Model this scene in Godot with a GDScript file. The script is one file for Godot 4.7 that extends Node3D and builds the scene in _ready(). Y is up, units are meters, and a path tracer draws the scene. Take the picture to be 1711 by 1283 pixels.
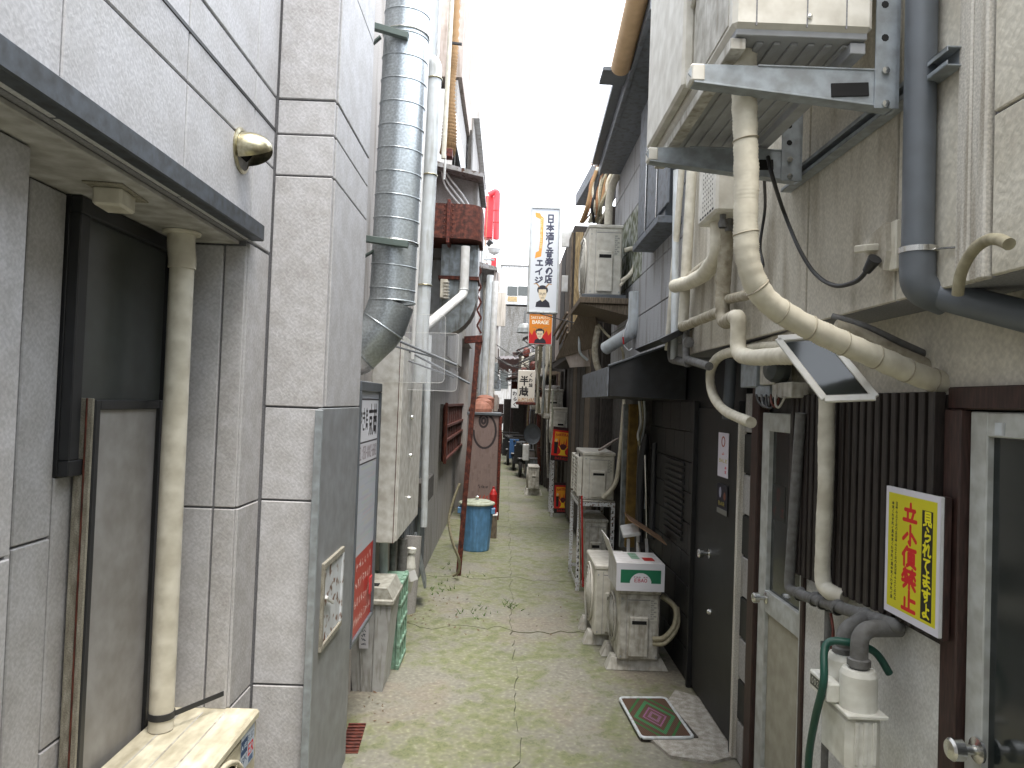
extends Node3D
# ---------------------------------------------------------------- camera model (pixels of the 1711 x 1283 photograph -> rays)
const EYE := Vector3(0, 1.75, 0)
const FPX := 1230.0
var cam_basis := Basis.from_euler(Vector3(0.02508, -0.00764, 0.036))
var M := {}
var rng := RandomNumberGenerator.new()

func ray(px, py) -> Vector3:
	return cam_basis * Vector3((px - 855.5) / FPX, -(py - 641.5) / FPX, -1.0)
func X(px, py, x) -> Vector3:      # on the wall plane x
	var d := ray(px, py)
	return EYE + d * (x / d.x)
func Y(px, py, y = 0.0) -> Vector3:  # on the level y
	var d := ray(px, py)
	return EYE + d * ((y - EYE.y) / d.y)
func Z(px, py, depth) -> Vector3:  # at that many metres down the alley
	var d := ray(px, py)
	return EYE + d * (-depth / d.z)
func PX(list) -> Array:             # [px, py, depth] triples
	var o := []
	for p in list: o.append(Z(p[0], p[1], p[2]))
	return o

# ---------------------------------------------------------------- meshes
func new_st() -> SurfaceTool:
	var st := SurfaceTool.new()
	st.begin(Mesh.PRIMITIVE_TRIANGLES)
	return st
func tri(st, a, b, c, n):
	if (b - a).cross(c - a).dot(n) > 0.0:
		var t = b; b = c; c = t
	for v in [a, b, c]:
		st.set_normal(n); st.set_uv(Vector2.ZERO); st.add_vertex(v)
func quad(st, a, b, c, d, n):
	tri(st, a, b, c, n); tri(st, a, c, d, n)
func box_into(st, lo: Vector3, hi: Vector3, bev := 0.003, tf := Transform3D()):
	var c := (lo + hi) * 0.5
	var h := (hi - lo).abs() * 0.5
	var k := minf(bev, minf(h.x, minf(h.y, h.z)) * 0.45)
	for ax in 3:
		for s in [-1.0, 1.0]:
			var u := (ax + 1) % 3
			var w := (ax + 2) % 3
			var q := []
			for e in [[-1, -1], [1, -1], [1, 1], [-1, 1]]:
				var v := Vector3.ZERO
				v[ax] = s * h[ax]; v[u] = e[0] * (h[u] - k); v[w] = e[1] * (h[w] - k)
				q.append(tf * (v + c))
			var n := Vector3.ZERO
			n[ax] = s
			quad(st, q[0], q[1], q[2], q[3], tf.basis * n)
			if k > 0.0 and ax < 3:
				for t in [-1.0, 1.0]:   # the edge shared with axis u
					var p := []
					for e in [[0, -1], [0, 1], [1, 1], [1, -1]]:
						var v := Vector3.ZERO
						v[ax] = s * (h[ax] - (k if e[0] else 0.0)); v[u] = t * (h[u] - (0.0 if e[0] else k)); v[w] = e[1] * (h[w] - k)
						p.append(tf * (v + c))
					var m := Vector3.ZERO
					m[ax] = s; m[u] = t
					quad(st, p[0], p[1], p[2], p[3], (tf.basis * m).normalized())
	if k > 0.0:
		for sx in [-1.0, 1.0]:
			for sy in [-1.0, 1.0]:
				for sz in [-1.0, 1.0]:
					var s := Vector3(sx, sy, sz)
					tri(st, tf * (c + s * (h - Vector3(0, k, k))), tf * (c + s * (h - Vector3(k, 0, k))), tf * (c + s * (h - Vector3(k, k, 0))), (tf.basis * s).normalized())
func tube_into(st, pts: Array, r, sides := 12, cap := true):
	var n := pts.size()
	var prev := Vector3.ZERO
	var rings := []
	for i in n:
		var t: Vector3 = (pts[mini(i + 1, n - 1)] - pts[maxi(i - 1, 0)]).normalized()
		if prev == Vector3.ZERO:
			prev = t.cross(Vector3(0.31, 0.52, 0.79)).normalized()
		var a := (prev - t * prev.dot(t)).normalized()
		prev = a
		var b := t.cross(a)
		var rr: float = r[i] if r is Array else r
		var ring := []
		for k in sides:
			var q := TAU * k / sides
			ring.append([pts[i] + (a * cos(q) + b * sin(q)) * rr, a * cos(q) + b * sin(q)])
		rings.append(ring)
	for i in n - 1:
		for k in sides:
			var j := (k + 1) % sides
			var four := [rings[i][k], rings[i][j], rings[i + 1][j], rings[i + 1][k]]
			var nn: Vector3 = four[0][1] + four[2][1]
			var order := [0, 1, 2, 0, 2, 3]
			if (four[1][0] - four[0][0]).cross(four[2][0] - four[0][0]).dot(nn) > 0.0:
				order = [0, 2, 1, 0, 3, 2]
			for o in order:
				st.set_normal(four[o][1]); st.set_uv(Vector2.ZERO); st.add_vertex(four[o][0])
	if cap:
		for e in [0, n - 1]:
			var t: Vector3 = (pts[1] - pts[0]).normalized() * -1.0 if e == 0 else (pts[n - 1] - pts[n - 2]).normalized()
			for k in sides:
				tri(st, pts[e], rings[e][k][0], rings[e][(k + 1) % sides][0], t)
func lathe_into(st, at: Vector3, profile: Array, axis := Vector3.UP, sides := 24):
	# profile: [radius, distance along the axis]
	var a := axis.cross(Vector3(0.3, 0.5, 0.8)).normalized()
	var b := axis.cross(a)
	for i in profile.size() - 1:
		var p: Array = profile[i]
		var q: Array = profile[i + 1]
		var e := Vector2(q[0] - p[0], q[1] - p[1]).normalized()
		for k in sides:
			var v := []
			for s in [[p, k], [q, k], [q, k + 1], [p, k + 1]]:
				var g: float = TAU * s[1] / sides
				var out := a * cos(g) + b * sin(g)
				v.append([at + out * s[0][0] + axis * s[0][1], (out * e.y - axis * e.x).normalized()])
			var order := [0, 1, 2, 0, 2, 3]
			if (v[1][0] - v[0][0]).cross(v[2][0] - v[0][0]).dot(v[0][1] + v[2][1]) > 0.0 or (v[2][0] - v[0][0]).cross(v[3][0] - v[0][0]).dot(v[0][1] + v[2][1]) > 0.0:
				order = [0, 2, 1, 0, 3, 2]
			for o in order:
				st.set_normal(v[o][1]); st.set_uv(Vector2.ZERO); st.add_vertex(v[o][0])
func prism_into(st, outline: Array, ext: Vector3):
	# outline: coplanar Vector3 points, pushed along ext
	var n := Vector3.ZERO
	for i in outline.size():
		n += (outline[i] - outline[0]).cross(outline[(i + 1) % outline.size()] - outline[0])
	n = n.normalized()
	var u: Vector3 = (outline[1] - outline[0]).normalized()
	var w := n.cross(u)
	var flat := PackedVector2Array()
	for p in outline: flat.append(Vector2((p - outline[0]).dot(u), (p - outline[0]).dot(w)))
	var idx := Geometry2D.triangulate_polygon(flat)
	var side := -1.0 if n.dot(ext) > 0.0 else 1.0
	for i in range(0, idx.size(), 3):
		tri(st, outline[idx[i]], outline[idx[i + 1]], outline[idx[i + 2]], n * side)
		tri(st, outline[idx[i]] + ext, outline[idx[i + 1]] + ext, outline[idx[i + 2]] + ext, n * -side)
	var mid := Vector3.ZERO
	for p in outline: mid += p
	mid /= outline.size()
	var turn := 1.0 if Geometry2D.is_polygon_clockwise(flat) else -1.0
	for i in outline.size():
		var a: Vector3 = outline[i]
		var b: Vector3 = outline[(i + 1) % outline.size()]
		quad(st, a, b, b + ext, a + ext, (b - a).cross(n).normalized() * -turn)
func smooth(pts: Array, per := 8) -> Array:
	var o := []
	for i in pts.size() - 1:
		var p0: Vector3 = pts[maxi(i - 1, 0)]
		var p3: Vector3 = pts[mini(i + 2, pts.size() - 1)]
		for k in per:
			o.append(pts[i].cubic_interpolate(pts[i + 1], p0, p3, float(k) / per))
	o.append(pts[-1])
	return o
func elbows(pts: Array, r: float, per := 5) -> Array:
	var o := [pts[0]]
	for i in range(1, pts.size() - 1):
		var a: Vector3 = pts[i - 1] - pts[i]
		var b: Vector3 = pts[i + 1] - pts[i]
		var d := minf(r, minf(a.length(), b.length()) * 0.45)
		var s: Vector3 = pts[i] + a.normalized() * d
		var e: Vector3 = pts[i] + b.normalized() * d
		for k in per + 1:
			var t := float(k) / per
			o.append(s.lerp(pts[i], t).lerp(pts[i].lerp(e, t), t))
	o.append(pts[-1])
	return o

# ---------------------------------------------------------------- things and parts
func thing(called, label, category, group = "") -> Node3D:
	var o := Node3D.new()
	o.name = called
	add_child(o, true)
	o.set_meta("label", label); o.set_meta("category", category)
	if group: o.set_meta("group", group)
	return o
func tag(o, label, category, group = ""):
	o.set_meta("label", label); o.set_meta("category", category)
	if group: o.set_meta("group", group)
	return o
func commit(parent, called, st, mat) -> MeshInstance3D:
	var o := MeshInstance3D.new()
	o.mesh = st.commit()
	o.material_override = mat
	o.name = called
	parent.add_child(o, true)
	return o
func box(parent, called, a: Vector3, b: Vector3, mat, bev := 0.003) -> MeshInstance3D:
	var lo := Vector3(minf(a.x, b.x), minf(a.y, b.y), minf(a.z, b.z))
	var hi := Vector3(maxf(a.x, b.x), maxf(a.y, b.y), maxf(a.z, b.z))
	var st := new_st()
	box_into(st, lo, hi, bev)
	return commit(parent, called, st, mat)
func obox(parent, called, at: Vector3, size: Vector3, rot: Vector3, mat, bev := 0.003) -> MeshInstance3D:
	var st := new_st()
	box_into(st, -size / 2, size / 2, bev, Transform3D(Basis.from_euler(rot), at))
	return commit(parent, called, st, mat)
func tube(parent, called, pts: Array, r, mat, sides := 12) -> MeshInstance3D:
	var st := new_st()
	tube_into(st, pts, r, sides)
	return commit(parent, called, st, mat)
func lathe(parent, called, at, profile, mat, axis := Vector3.UP, sides := 24) -> MeshInstance3D:
	var st := new_st()
	lathe_into(st, at, profile, axis, sides)
	return commit(parent, called, st, mat)
func prism(parent, called, outline, ext, mat) -> MeshInstance3D:
	var st := new_st()
	prism_into(st, outline, ext)
	return commit(parent, called, st, mat)
func bar_into(st, a: Vector3, b: Vector3, w: float, h: float, up := Vector3.UP, bev := 0.002):
	var f := (b - a).normalized()
	var s := f.cross(up).normalized()
	var u := s.cross(f)
	box_into(st, Vector3(-w / 2, -h / 2, -(b - a).length() / 2), Vector3(w / 2, h / 2, (b - a).length() / 2), bev, Transform3D(Basis(s, u, -f), (a + b) / 2))
func bar(parent, called, a, b, w, h, mat, up := Vector3.UP, bev := 0.002) -> MeshInstance3D:
	var st := new_st()
	bar_into(st, a, b, w, h, up, bev)
	return commit(parent, called, st, mat)
func ring_into(st, at: Vector3, axis: Vector3, r: float, t: float, sides := 24):
	var a := axis.cross(Vector3(0.3, 0.5, 0.8)).normalized()
	var b := axis.cross(a).normalized()
	var pts := []
	for k in sides + 1:
		pts.append(at + (a * cos(TAU * k / sides) + b * sin(TAU * k / sides)) * r)
	tube_into(st, pts, t, 6, false)
func print_on(parent, called, tl: Vector3, right: Vector3, down: Vector3, mat) -> MeshInstance3D:
	var st := new_st()
	var n := down.cross(right).normalized()
	for k in [[0, 0], [1, 0], [1, 1], [0, 0], [1, 1], [0, 1]]:
		st.set_normal(n); st.set_uv(Vector2(k[0], k[1])); st.add_vertex(tl + right * k[0] + down * k[1])
	return commit(parent, called, st, mat)
func rebase():
	for o in get_children():
		if not o is Node3D or o is Camera3D or o is Light3D: continue
		if o is MeshInstance3D:
			recentre(o); continue
		var bb := AABB()
		var first := true
		for c in o.get_children():
			if c is MeshInstance3D:
				recentre(c)
				for g in c.get_children():
					recentre(g)
				var q: AABB = c.transform * c.get_aabb()
				bb = q if first else bb.merge(q)
				first = false
		var at := Vector3(bb.get_center().x, bb.position.y, bb.get_center().z)
		for c in o.get_children(): c.position -= at
		o.position += at
func recentre(c):
	if not c is MeshInstance3D or c.mesh == null or c.has_meta("kept"): return
	var at: Vector3 = c.mesh.get_aabb().get_center()
	var arr: Array = c.mesh.surface_get_arrays(0)
	var v: PackedVector3Array = arr[Mesh.ARRAY_VERTEX]
	for i in v.size(): v[i] -= at
	arr[Mesh.ARRAY_VERTEX] = v
	var m := ArrayMesh.new()
	m.add_surface_from_arrays(Mesh.PRIMITIVE_TRIANGLES, arr)
	c.mesh = m
	c.position += at
	for g in c.get_children():
		if g is Node3D: g.position -= at

# ---------------------------------------------------------------- materials
var T := {}
func noise_tex(freq, oct, lo, hi, seed_, kind := FastNoiseLite.TYPE_SIMPLEX_SMOOTH, size := 512, c0 = null, c1 = null, sharp := 0.0) -> NoiseTexture2D:
	var n := FastNoiseLite.new()
	n.noise_type = kind
	n.frequency = freq
	n.seed = seed_
	n.fractal_type = FastNoiseLite.FRACTAL_FBM if oct > 1 else FastNoiseLite.FRACTAL_NONE
	n.fractal_octaves = oct
	var t := NoiseTexture2D.new()
	t.width = size; t.height = size
	t.seamless = true
	t.noise = n
	var g := Gradient.new()
	var a = c0 if c0 != null else Color(lo, lo, lo)
	var b = c1 if c1 != null else Color(hi, hi, hi)
	g.offsets = PackedFloat32Array([0.0 + sharp, 1.0 - sharp])
	g.colors = PackedColorArray([a, b])
	t.color_ramp = g
	return t
func lin(r, g, b) -> Color:
	return Color(r, g, b).linear_to_srgb()
func mk(key, col: Color, rough := 0.8, o := {}) -> StandardMaterial3D:
	var m := StandardMaterial3D.new()
	m.resource_name = key
	m.albedo_color = lin(col.r, col.g, col.b)
	m.roughness = rough
	m.metallic = o.get("metal", 0.0)
	m.metallic_specular = o.get("spec", 0.5)
	if o.has("tex"):
		m.albedo_texture = T[o.tex]
	if o.has("bump"):
		m.heightmap_enabled = true
		m.heightmap_texture = T[o.get("btex", o.get("tex", "grain"))]
		m.heightmap_scale = o.bump
	if o.has("rtex"):
		m.roughness_texture = T[o.rtex]
		m.roughness_texture_channel = BaseMaterial3D.TEXTURE_CHANNEL_RED
	m.uv1_triplanar = true
	m.uv1_world_triplanar = true
	m.uv1_scale = o.get("uv", Vector3.ONE * 2.0)
	if o.has("det"):
		m.detail_enabled = true
		m.detail_albedo = T[o.det]
		m.detail_blend_mode = o.get("mode", BaseMaterial3D.BLEND_MODE_MUL)
		m.detail_uv_layer = BaseMaterial3D.DETAIL_UV_2
		if o.has("mask"): m.detail_mask = T[o.mask]
		m.uv2_triplanar = true
		m.uv2_world_triplanar = true
		m.uv2_scale = o.get("uv2", Vector3.ONE)
	M[key] = m
	return m
func make_materials():
	T.grain = noise_tex(0.11, 2, 0.86, 1.0, 1, FastNoiseLite.TYPE_SIMPLEX_SMOOTH, 512, null, null, 0.2)
	T.stucco = noise_tex(0.14, 4, 0.90, 1.0, 2, FastNoiseLite.TYPE_VALUE_CUBIC, 512, null, null, 0.22)
	T.cloud = noise_tex(0.012, 5, 0.62, 1.0, 3, FastNoiseLite.TYPE_SIMPLEX_SMOOTH, 512, Color(0.78, 0.765, 0.74), Color(1, 1, 1), 0.15)
	T.soft = noise_tex(0.010, 4, 0.86, 1.0, 4, FastNoiseLite.TYPE_SIMPLEX_SMOOTH, 512, Color(0.93, 0.925, 0.915), Color(1, 1, 1), 0.2)
	T.streak = noise_tex(0.02, 5, 0.7, 1.0, 5, FastNoiseLite.TYPE_SIMPLEX_SMOOTH, 512, Color(0.84, 0.825, 0.80), Color(1, 1, 1), 0.0)
	(T.streak.color_ramp as Gradient).offsets = PackedFloat32Array([0.18, 0.48])
	T.rust = noise_tex(0.02, 5, 0, 1, 6, FastNoiseLite.TYPE_SIMPLEX_SMOOTH, 512, Color(0.30, 0.13, 0.09), Color(0.56, 0.30, 0.22), 0.2)
	T.rusty = noise_tex(0.03, 5, 0, 1, 7, FastNoiseLite.TYPE_SIMPLEX_SMOOTH, 512, Color(0.50, 0.32, 0.22), Color(1, 1, 1), 0.0)
	(T.rusty.color_ramp as Gradient).offsets = PackedFloat32Array([0.22, 0.36])
	T.galv = noise_tex(0.05, 2, 0.72, 1.0, 8, FastNoiseLite.TYPE_CELLULAR, 512, null, null, 0.0)
	T.wood = noise_tex(0.03, 4, 0.68, 1.0, 9, FastNoiseLite.TYPE_SIMPLEX_SMOOTH, 512, null, null, 0.2)
	T.mould = noise_tex(0.02, 5, 0, 1, 10, FastNoiseLite.TYPE_SIMPLEX_SMOOTH, 512, Color(0.50, 0.52, 0.38), Color(1, 1, 1), 0.3)
	T.rgh = noise_tex(0.02, 4, 0.6, 1.0, 11)
	var ST := Vector3(0.9, 0.10, 0.9)
	mk("tile", Color(0.57, 0.57, 0.595), 0.62, {tex = "stucco", uv = Vector3.ONE * 2.2, bump = 0.30, det = "soft", uv2 = Vector3.ONE * 0.7})
	mk("tile_b", Color(0.535, 0.533, 0.555), 0.62, {tex = "stucco", uv = Vector3.ONE * 2.3, bump = 0.30, det = "soft", uv2 = Vector3.ONE * 1.3})
	mk("tile_dirty", Color(0.51, 0.505, 0.52), 0.7, {tex = "stucco", uv = Vector3.ONE * 2.2, bump = 0.36, det = "soft", uv2 = Vector3.ONE * 1.9})
	mk("joint", Color(0.24, 0.24, 0.255), 0.9, {tex = "grain"})
	mk("lintel", Color(0.060, 0.072, 0.090), 0.5, {tex = "cloud", uv = Vector3.ONE * 3.0, det = "streak", uv2 = Vector3.ONE * 2.0})
	mk("soffit", Color(0.55, 0.55, 0.55), 0.6, {tex = "soft", det = "cloud", uv2 = Vector3.ONE * 1.5})
	mk("recess", Color(0.535, 0.533, 0.555), 0.65, {tex = "stucco", uv = Vector3.ONE * 2.2, bump = 0.3, det = "soft", uv2 = Vector3.ONE})
	mk("black_frame", Color(0.022, 0.023, 0.026), 0.45, {tex = "soft"})
	mk("glass", Color(0.018, 0.022, 0.022), 0.12, {spec = 0.5})
	mk("dull_glass", Color(0.055, 0.062, 0.060), 0.28, {tex = "soft", uv = Vector3.ONE * 2.0})
	mk("leaf_panel", Color(0.33, 0.325, 0.325), 0.5, {tex = "soft", det = "soft", uv2 = Vector3.ONE * 0.9})
	mk("old_edge", Color(0.40, 0.38, 0.32), 0.85, {tex = "grain", uv = Vector3.ONE * 3.0, bump = 0.3, det = "cloud", uv2 = Vector3(8, 1.6, 8)})
	mk("cream", Color(0.70, 0.67, 0.58), 0.45, {tex = "soft", det = "soft", uv2 = Vector3.ONE * 2})
	mk("cream_wrap", Color(0.70, 0.66, 0.55), 0.65, {tex = "soft", uv = Vector3.ONE * 4.0, det = "soft", uv2 = Vector3.ONE * 2.5})
	mk("wrap_dirty", Color(0.47, 0.43, 0.34), 0.75, {tex = "cloud", uv = Vector3.ONE * 3.0, det = "streak", uv2 = Vector3.ONE * 2.0})
	mk("ac", Color(0.66, 0.64, 0.585), 0.5, {tex = "soft", det = "soft", uv2 = Vector3.ONE * 2.1})
	mk("ac_yellow", Color(0.74, 0.70, 0.56), 0.5, {tex = "soft", uv = Vector3.ONE * 3, det = "cloud", uv2 = Vector3(2.5, 2.5, 0.6)})
	mk("ac_dirty", Color(0.56, 0.55, 0.51), 0.6, {tex = "cloud", uv = Vector3.ONE * 2.0, det = "streak", uv2 = Vector3(2, 0.3, 2)})
	mk("ac_under", Color(0.36, 0.37, 0.39), 0.55, {tex = "soft", uv = Vector3.ONE * 2.0})
	mk("grey_metal", Color(0.28, 0.295, 0.32), 0.5, {tex = "soft", det = "soft", uv2 = Vector3.ONE * 0.8})
	mk("white_metal", Color(0.72, 0.715, 0.69), 0.45, {tex = "soft", det = "soft", uv2 = Vector3.ONE * 2})
	mk("white_plain", Color(0.72, 0.73, 0.74), 0.5, {tex = "soft", det = "soft"})
	mk("white_rust", Color(0.64, 0.66, 0.69), 0.6, {tex = "rusty", uv = Vector3.ONE * 2.6, det = "soft", uv2 = Vector3.ONE * 4.0})
	mk("galv", Color(0.68, 0.745, 0.79), 0.36, {metal = 0.75, tex = "galv", uv = Vector3.ONE * 3.0})
	mk("hatch_white", Color(0.62, 0.65, 0.69), 0.55, {tex = "soft", det = "rusty", uv2 = Vector3.ONE * 0.9})
	mk("stained_conc", Color(0.17, 0.168, 0.165), 0.85, {tex = "cloud", det = "streak", uv2 = Vector3(0.4, 0.1, 0.4)})
	mk("galv_dull", Color(0.34, 0.38, 0.41), 0.45, {metal = 0.6, tex = "cloud", uv = Vector3.ONE * 1.5, det = "streak", uv2 = Vector3(2, 0.3, 2)})
	mk("bracket", Color(0.34, 0.375, 0.41), 0.42, {metal = 0.3, tex = "soft", uv = Vector3.ONE * 3.0, det = "soft", uv2 = Vector3.ONE * 3})
	mk("green_steel", Color(0.11, 0.145, 0.135), 0.55, {tex = "soft"})
	mk("steel", Color(0.72, 0.72, 0.70), 0.22, {metal = 1.0, tex = "soft"})
	mk("brass", Color(0.60, 0.56, 0.40), 0.28, {metal = 1.0, tex = "cloud", uv = Vector3.ONE * 8})
	mk("pipe_grey", Color(0.105, 0.118, 0.135), 0.42, {tex = "soft"})
	mk("pipe_light", Color(0.56, 0.60, 0.63), 0.4, {tex = "soft", det = "streak", uv2 = Vector3(2, 0.2, 2)})
	mk("pipe_old", Color(0.17, 0.17, 0.17), 0.75, {tex = "cloud", uv = Vector3.ONE * 4, bump = 0.25, btex = "grain"})
	mk("cable", Color(0.018, 0.018, 0.020), 0.5)
	mk("concrete", Color(0.62, 0.585, 0.505), 0.85, {tex = "stucco", uv = Vector3.ONE * 2.0, bump = 0.10, det = "streak", uv2 = Vector3(0.5, 0.09, 0.5)})
	mk("rough_conc", Color(0.62, 0.585, 0.50), 0.9, {tex = "stucco", uv = Vector3.ONE * 1.5, bump = 0.7, det = "soft", uv2 = Vector3.ONE * 0.8})
	mk("strip", Color(0.60, 0.57, 0.51), 0.7, {tex = "grain", det = "streak", uv2 = Vector3(2, 0.15, 2)})
	mk("white_wall", Color(0.74, 0.735, 0.72), 0.85, {tex = "stucco", uv = Vector3.ONE * 2.4, bump = 0.35, det = "soft", uv2 = Vector3.ONE})
	mk("slat", Color(0.030, 0.022, 0.019), 0.5, {tex = "wood", uv = Vector3(8, 0.8, 8)})
	mk("slat_back", Color(0.030, 0.022, 0.019), 0.6, {tex = "wood", uv = Vector3(8, 0.8, 8)})
	mk("brown_post", Color(0.055, 0.026, 0.021), 0.5, {tex = "wood", uv = Vector3(6, 0.7, 6)})
	mk("door_alu", Color(0.50, 0.515, 0.50), 0.5, {tex = "soft", det = "soft", uv2 = Vector3.ONE * 2})
	mk("door_panel", Color(0.40, 0.38, 0.31), 0.6, {tex = "soft", det = "soft", uv2 = Vector3.ONE * 1.4})
	mk("black_paint", Color(0.009, 0.0095, 0.0105), 0.5, {tex = "cloud", uv = Vector3.ONE * 1.2, bump = 0.05, btex = "grain"})
	mk("black_brick", Color(0.011, 0.0115, 0.0125), 0.55, {tex = "cloud", uv = Vector3.ONE * 2.2, bump = 0.2, btex = "grain"})
	mk("awning", Color(0.020, 0.021, 0.024), 0.6, {tex = "soft", det = "cloud", uv2 = Vector3.ONE * 1.5})
	mk("siding", Color(0.45, 0.455, 0.47), 0.8, {tex = "grain", uv = Vector3.ONE * 1.6, bump = 0.1, det = "streak", uv2 = Vector3(0.7, 0.12, 0.7)})
	mk("siding_moss", Color(0.44, 0.455, 0.42), 0.85, {tex = "grain", uv = Vector3.ONE * 1.6, det = "mould", uv2 = Vector3.ONE * 0.7})
	mk("eave", Color(0.15, 0.165, 0.19), 0.6, {tex = "soft", det = "streak", uv2 = Vector3.ONE * 1.2})
	mk("window_dark", Color(0.06, 0.072, 0.085), 0.4, {tex = "soft"})
	mk("old_wood", Color(0.20, 0.155, 0.11), 0.85, {tex = "wood", uv = Vector3(5, 0.6, 5)})
	mk("dark_wood", Color(0.055, 0.045, 0.038), 0.8, {tex = "wood", uv = Vector3(5, 0.6, 5)})
	mk("rust", Color(0.55, 0.50, 0.50), 0.75, {tex = "rust", uv = Vector3.ONE * 1.8, det = "streak", uv2 = Vector3(3, 0.3, 3)})
	mk("rust_red", Color(0.62, 0.42, 0.38), 0.6, {tex = "rust", uv = Vector3.ONE * 2.5})
	mk("rust_wood", Color(0.55, 0.46, 0.40), 0.85, {tex = "rust", uv = Vector3(6, 0.8, 6), det = "streak", uv2 = Vector3(3, 0.4, 3)})
	mk("locker", Color(0.225, 0.165, 0.145), 0.65, {tex = "soft", det = "cloud", uv2 = Vector3.ONE * 1.6})
	mk("clay", Color(0.30, 0.125, 0.085), 0.75, {tex = "cloud", uv = Vector3.ONE * 2.0})
	mk("blue_plastic", Color(0.15, 0.36, 0.66), 0.45, {tex = "soft", det = "cloud", uv2 = Vector3(3, 0.8, 3)})
	mk("lid_green", Color(0.40, 0.44, 0.34), 0.5, {tex = "cloud", uv = Vector3.ONE * 3.0})
	mk("bin_grey", Color(0.36, 0.365, 0.365), 0.5, {tex = "soft", det = "streak", uv2 = Vector3(3, 0.4, 3)})
	mk("bin_lid", Color(0.47, 0.47, 0.43), 0.5, {tex = "soft", det = "cloud", uv2 = Vector3.ONE * 3})
	mk("crate_green", Color(0.28, 0.47, 0.37), 0.5, {tex = "soft", det = "cloud", uv2 = Vector3.ONE * 2})
	mk("cardboard", Color(0.36, 0.22, 0.13), 0.85, {tex = "grain", uv = Vector3.ONE * 4})
	mk("white_card", Color(0.62, 0.61, 0.62), 0.75, {tex = "soft"})
	mk("red_paint", Color(0.45, 0.02, 0.018), 0.45, {tex = "soft"})
	mk("red_duct", Color(0.66, 0.045, 0.06), 0.5, {tex = "soft"})
	mk("hose_green", Color(0.008, 0.065, 0.045), 0.45, {tex = "soft"})
	mk("hose_tan", Color(0.36, 0.33, 0.23), 0.6, {tex = "cloud", uv = Vector3.ONE * 5})
	mk("meter", Color(0.74, 0.74, 0.69), 0.4, {tex = "soft", det = "soft", uv2 = Vector3.ONE * 3})
	mk("rope", Color(0.40, 0.25, 0.125), 0.9, {tex = "grain", uv = Vector3.ONE * 6, bump = 0.2})
	mk("wall_b", Color(0.50, 0.47, 0.45), 0.8, {tex = "grain", det = "streak", uv2 = Vector3(0.7, 0.1, 0.7)})
	mk("wall_grey", Color(0.34, 0.33, 0.32), 0.85, {tex = "stucco", bump = 0.1, det = "streak", uv2 = Vector3(0.7, 0.1, 0.7)})
	mk("wall_dark", Color(0.085, 0.08, 0.075), 0.85, {tex = "cloud", det = "streak", uv2 = Vector3(1, 0.15, 1)})
	mk("wall_brown", Color(0.40, 0.345, 0.315), 0.8, {tex = "soft", det = "streak", uv2 = Vector3(1, 0.12, 1)})
	mk("wall_white", Color(0.66, 0.67, 0.69), 0.7, {tex = "soft", det = "streak", uv2 = Vector3(0.8, 0.1, 0.8)})
	mk("tin", Color(0.30, 0.30, 0.31), 0.6, {metal = 0.2, tex = "cloud", uv = Vector3.ONE * 1.5, det = "rusty", uv2 = Vector3.ONE * 1.2})
	mk("plywood", Color(0.42, 0.31, 0.16), 0.75, {tex = "wood", uv = Vector3(4, 0.5, 4)})
	mk("ochre", Color(0.19, 0.115, 0.022), 0.75, {tex = "cloud", uv = Vector3.ONE * 2})
	mk("hole", Color(0.006, 0.006, 0.006), 0.9)
	mk("paper", Color(0.70, 0.70, 0.70), 0.7)
	mk("copper", Color(0.48, 0.25, 0.13), 0.5, {tex = "cloud", uv = Vector3.ONE * 5})
	mk("gutter_tan", Color(0.62, 0.42, 0.24), 0.5, {tex = "soft"})
	mk("base_dirt", Color(0.075, 0.072, 0.052), 0.95, {tex = "cloud"})
	mk("patch", Color(0.52, 0.50, 0.46), 0.9, {tex = "grain", bump = 0.2, det = "cloud", uv2 = Vector3.ONE * 2.5})
	mk("leaf_litter", Color(0.12, 0.075, 0.045), 0.9)
	mk("weed", Color(0.075, 0.14, 0.025), 0.7)
	mk("motor_black", Color(0.02, 0.02, 0.022), 0.3)
	mk("tyre", Color(0.015, 0.015, 0.015), 0.85)
	mk("blue_cloth", Color(0.05, 0.14, 0.33), 0.6)
	var a := StandardMaterial3D.new()   # clear sheet
	a.resource_name = "acrylic"
	a.transparency = BaseMaterial3D.TRANSPARENCY_ALPHA
	a.albedo_color = Color(0.88, 0.89, 0.92, 0.09)
	a.roughness = 0.05
	M.acrylic = a

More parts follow.
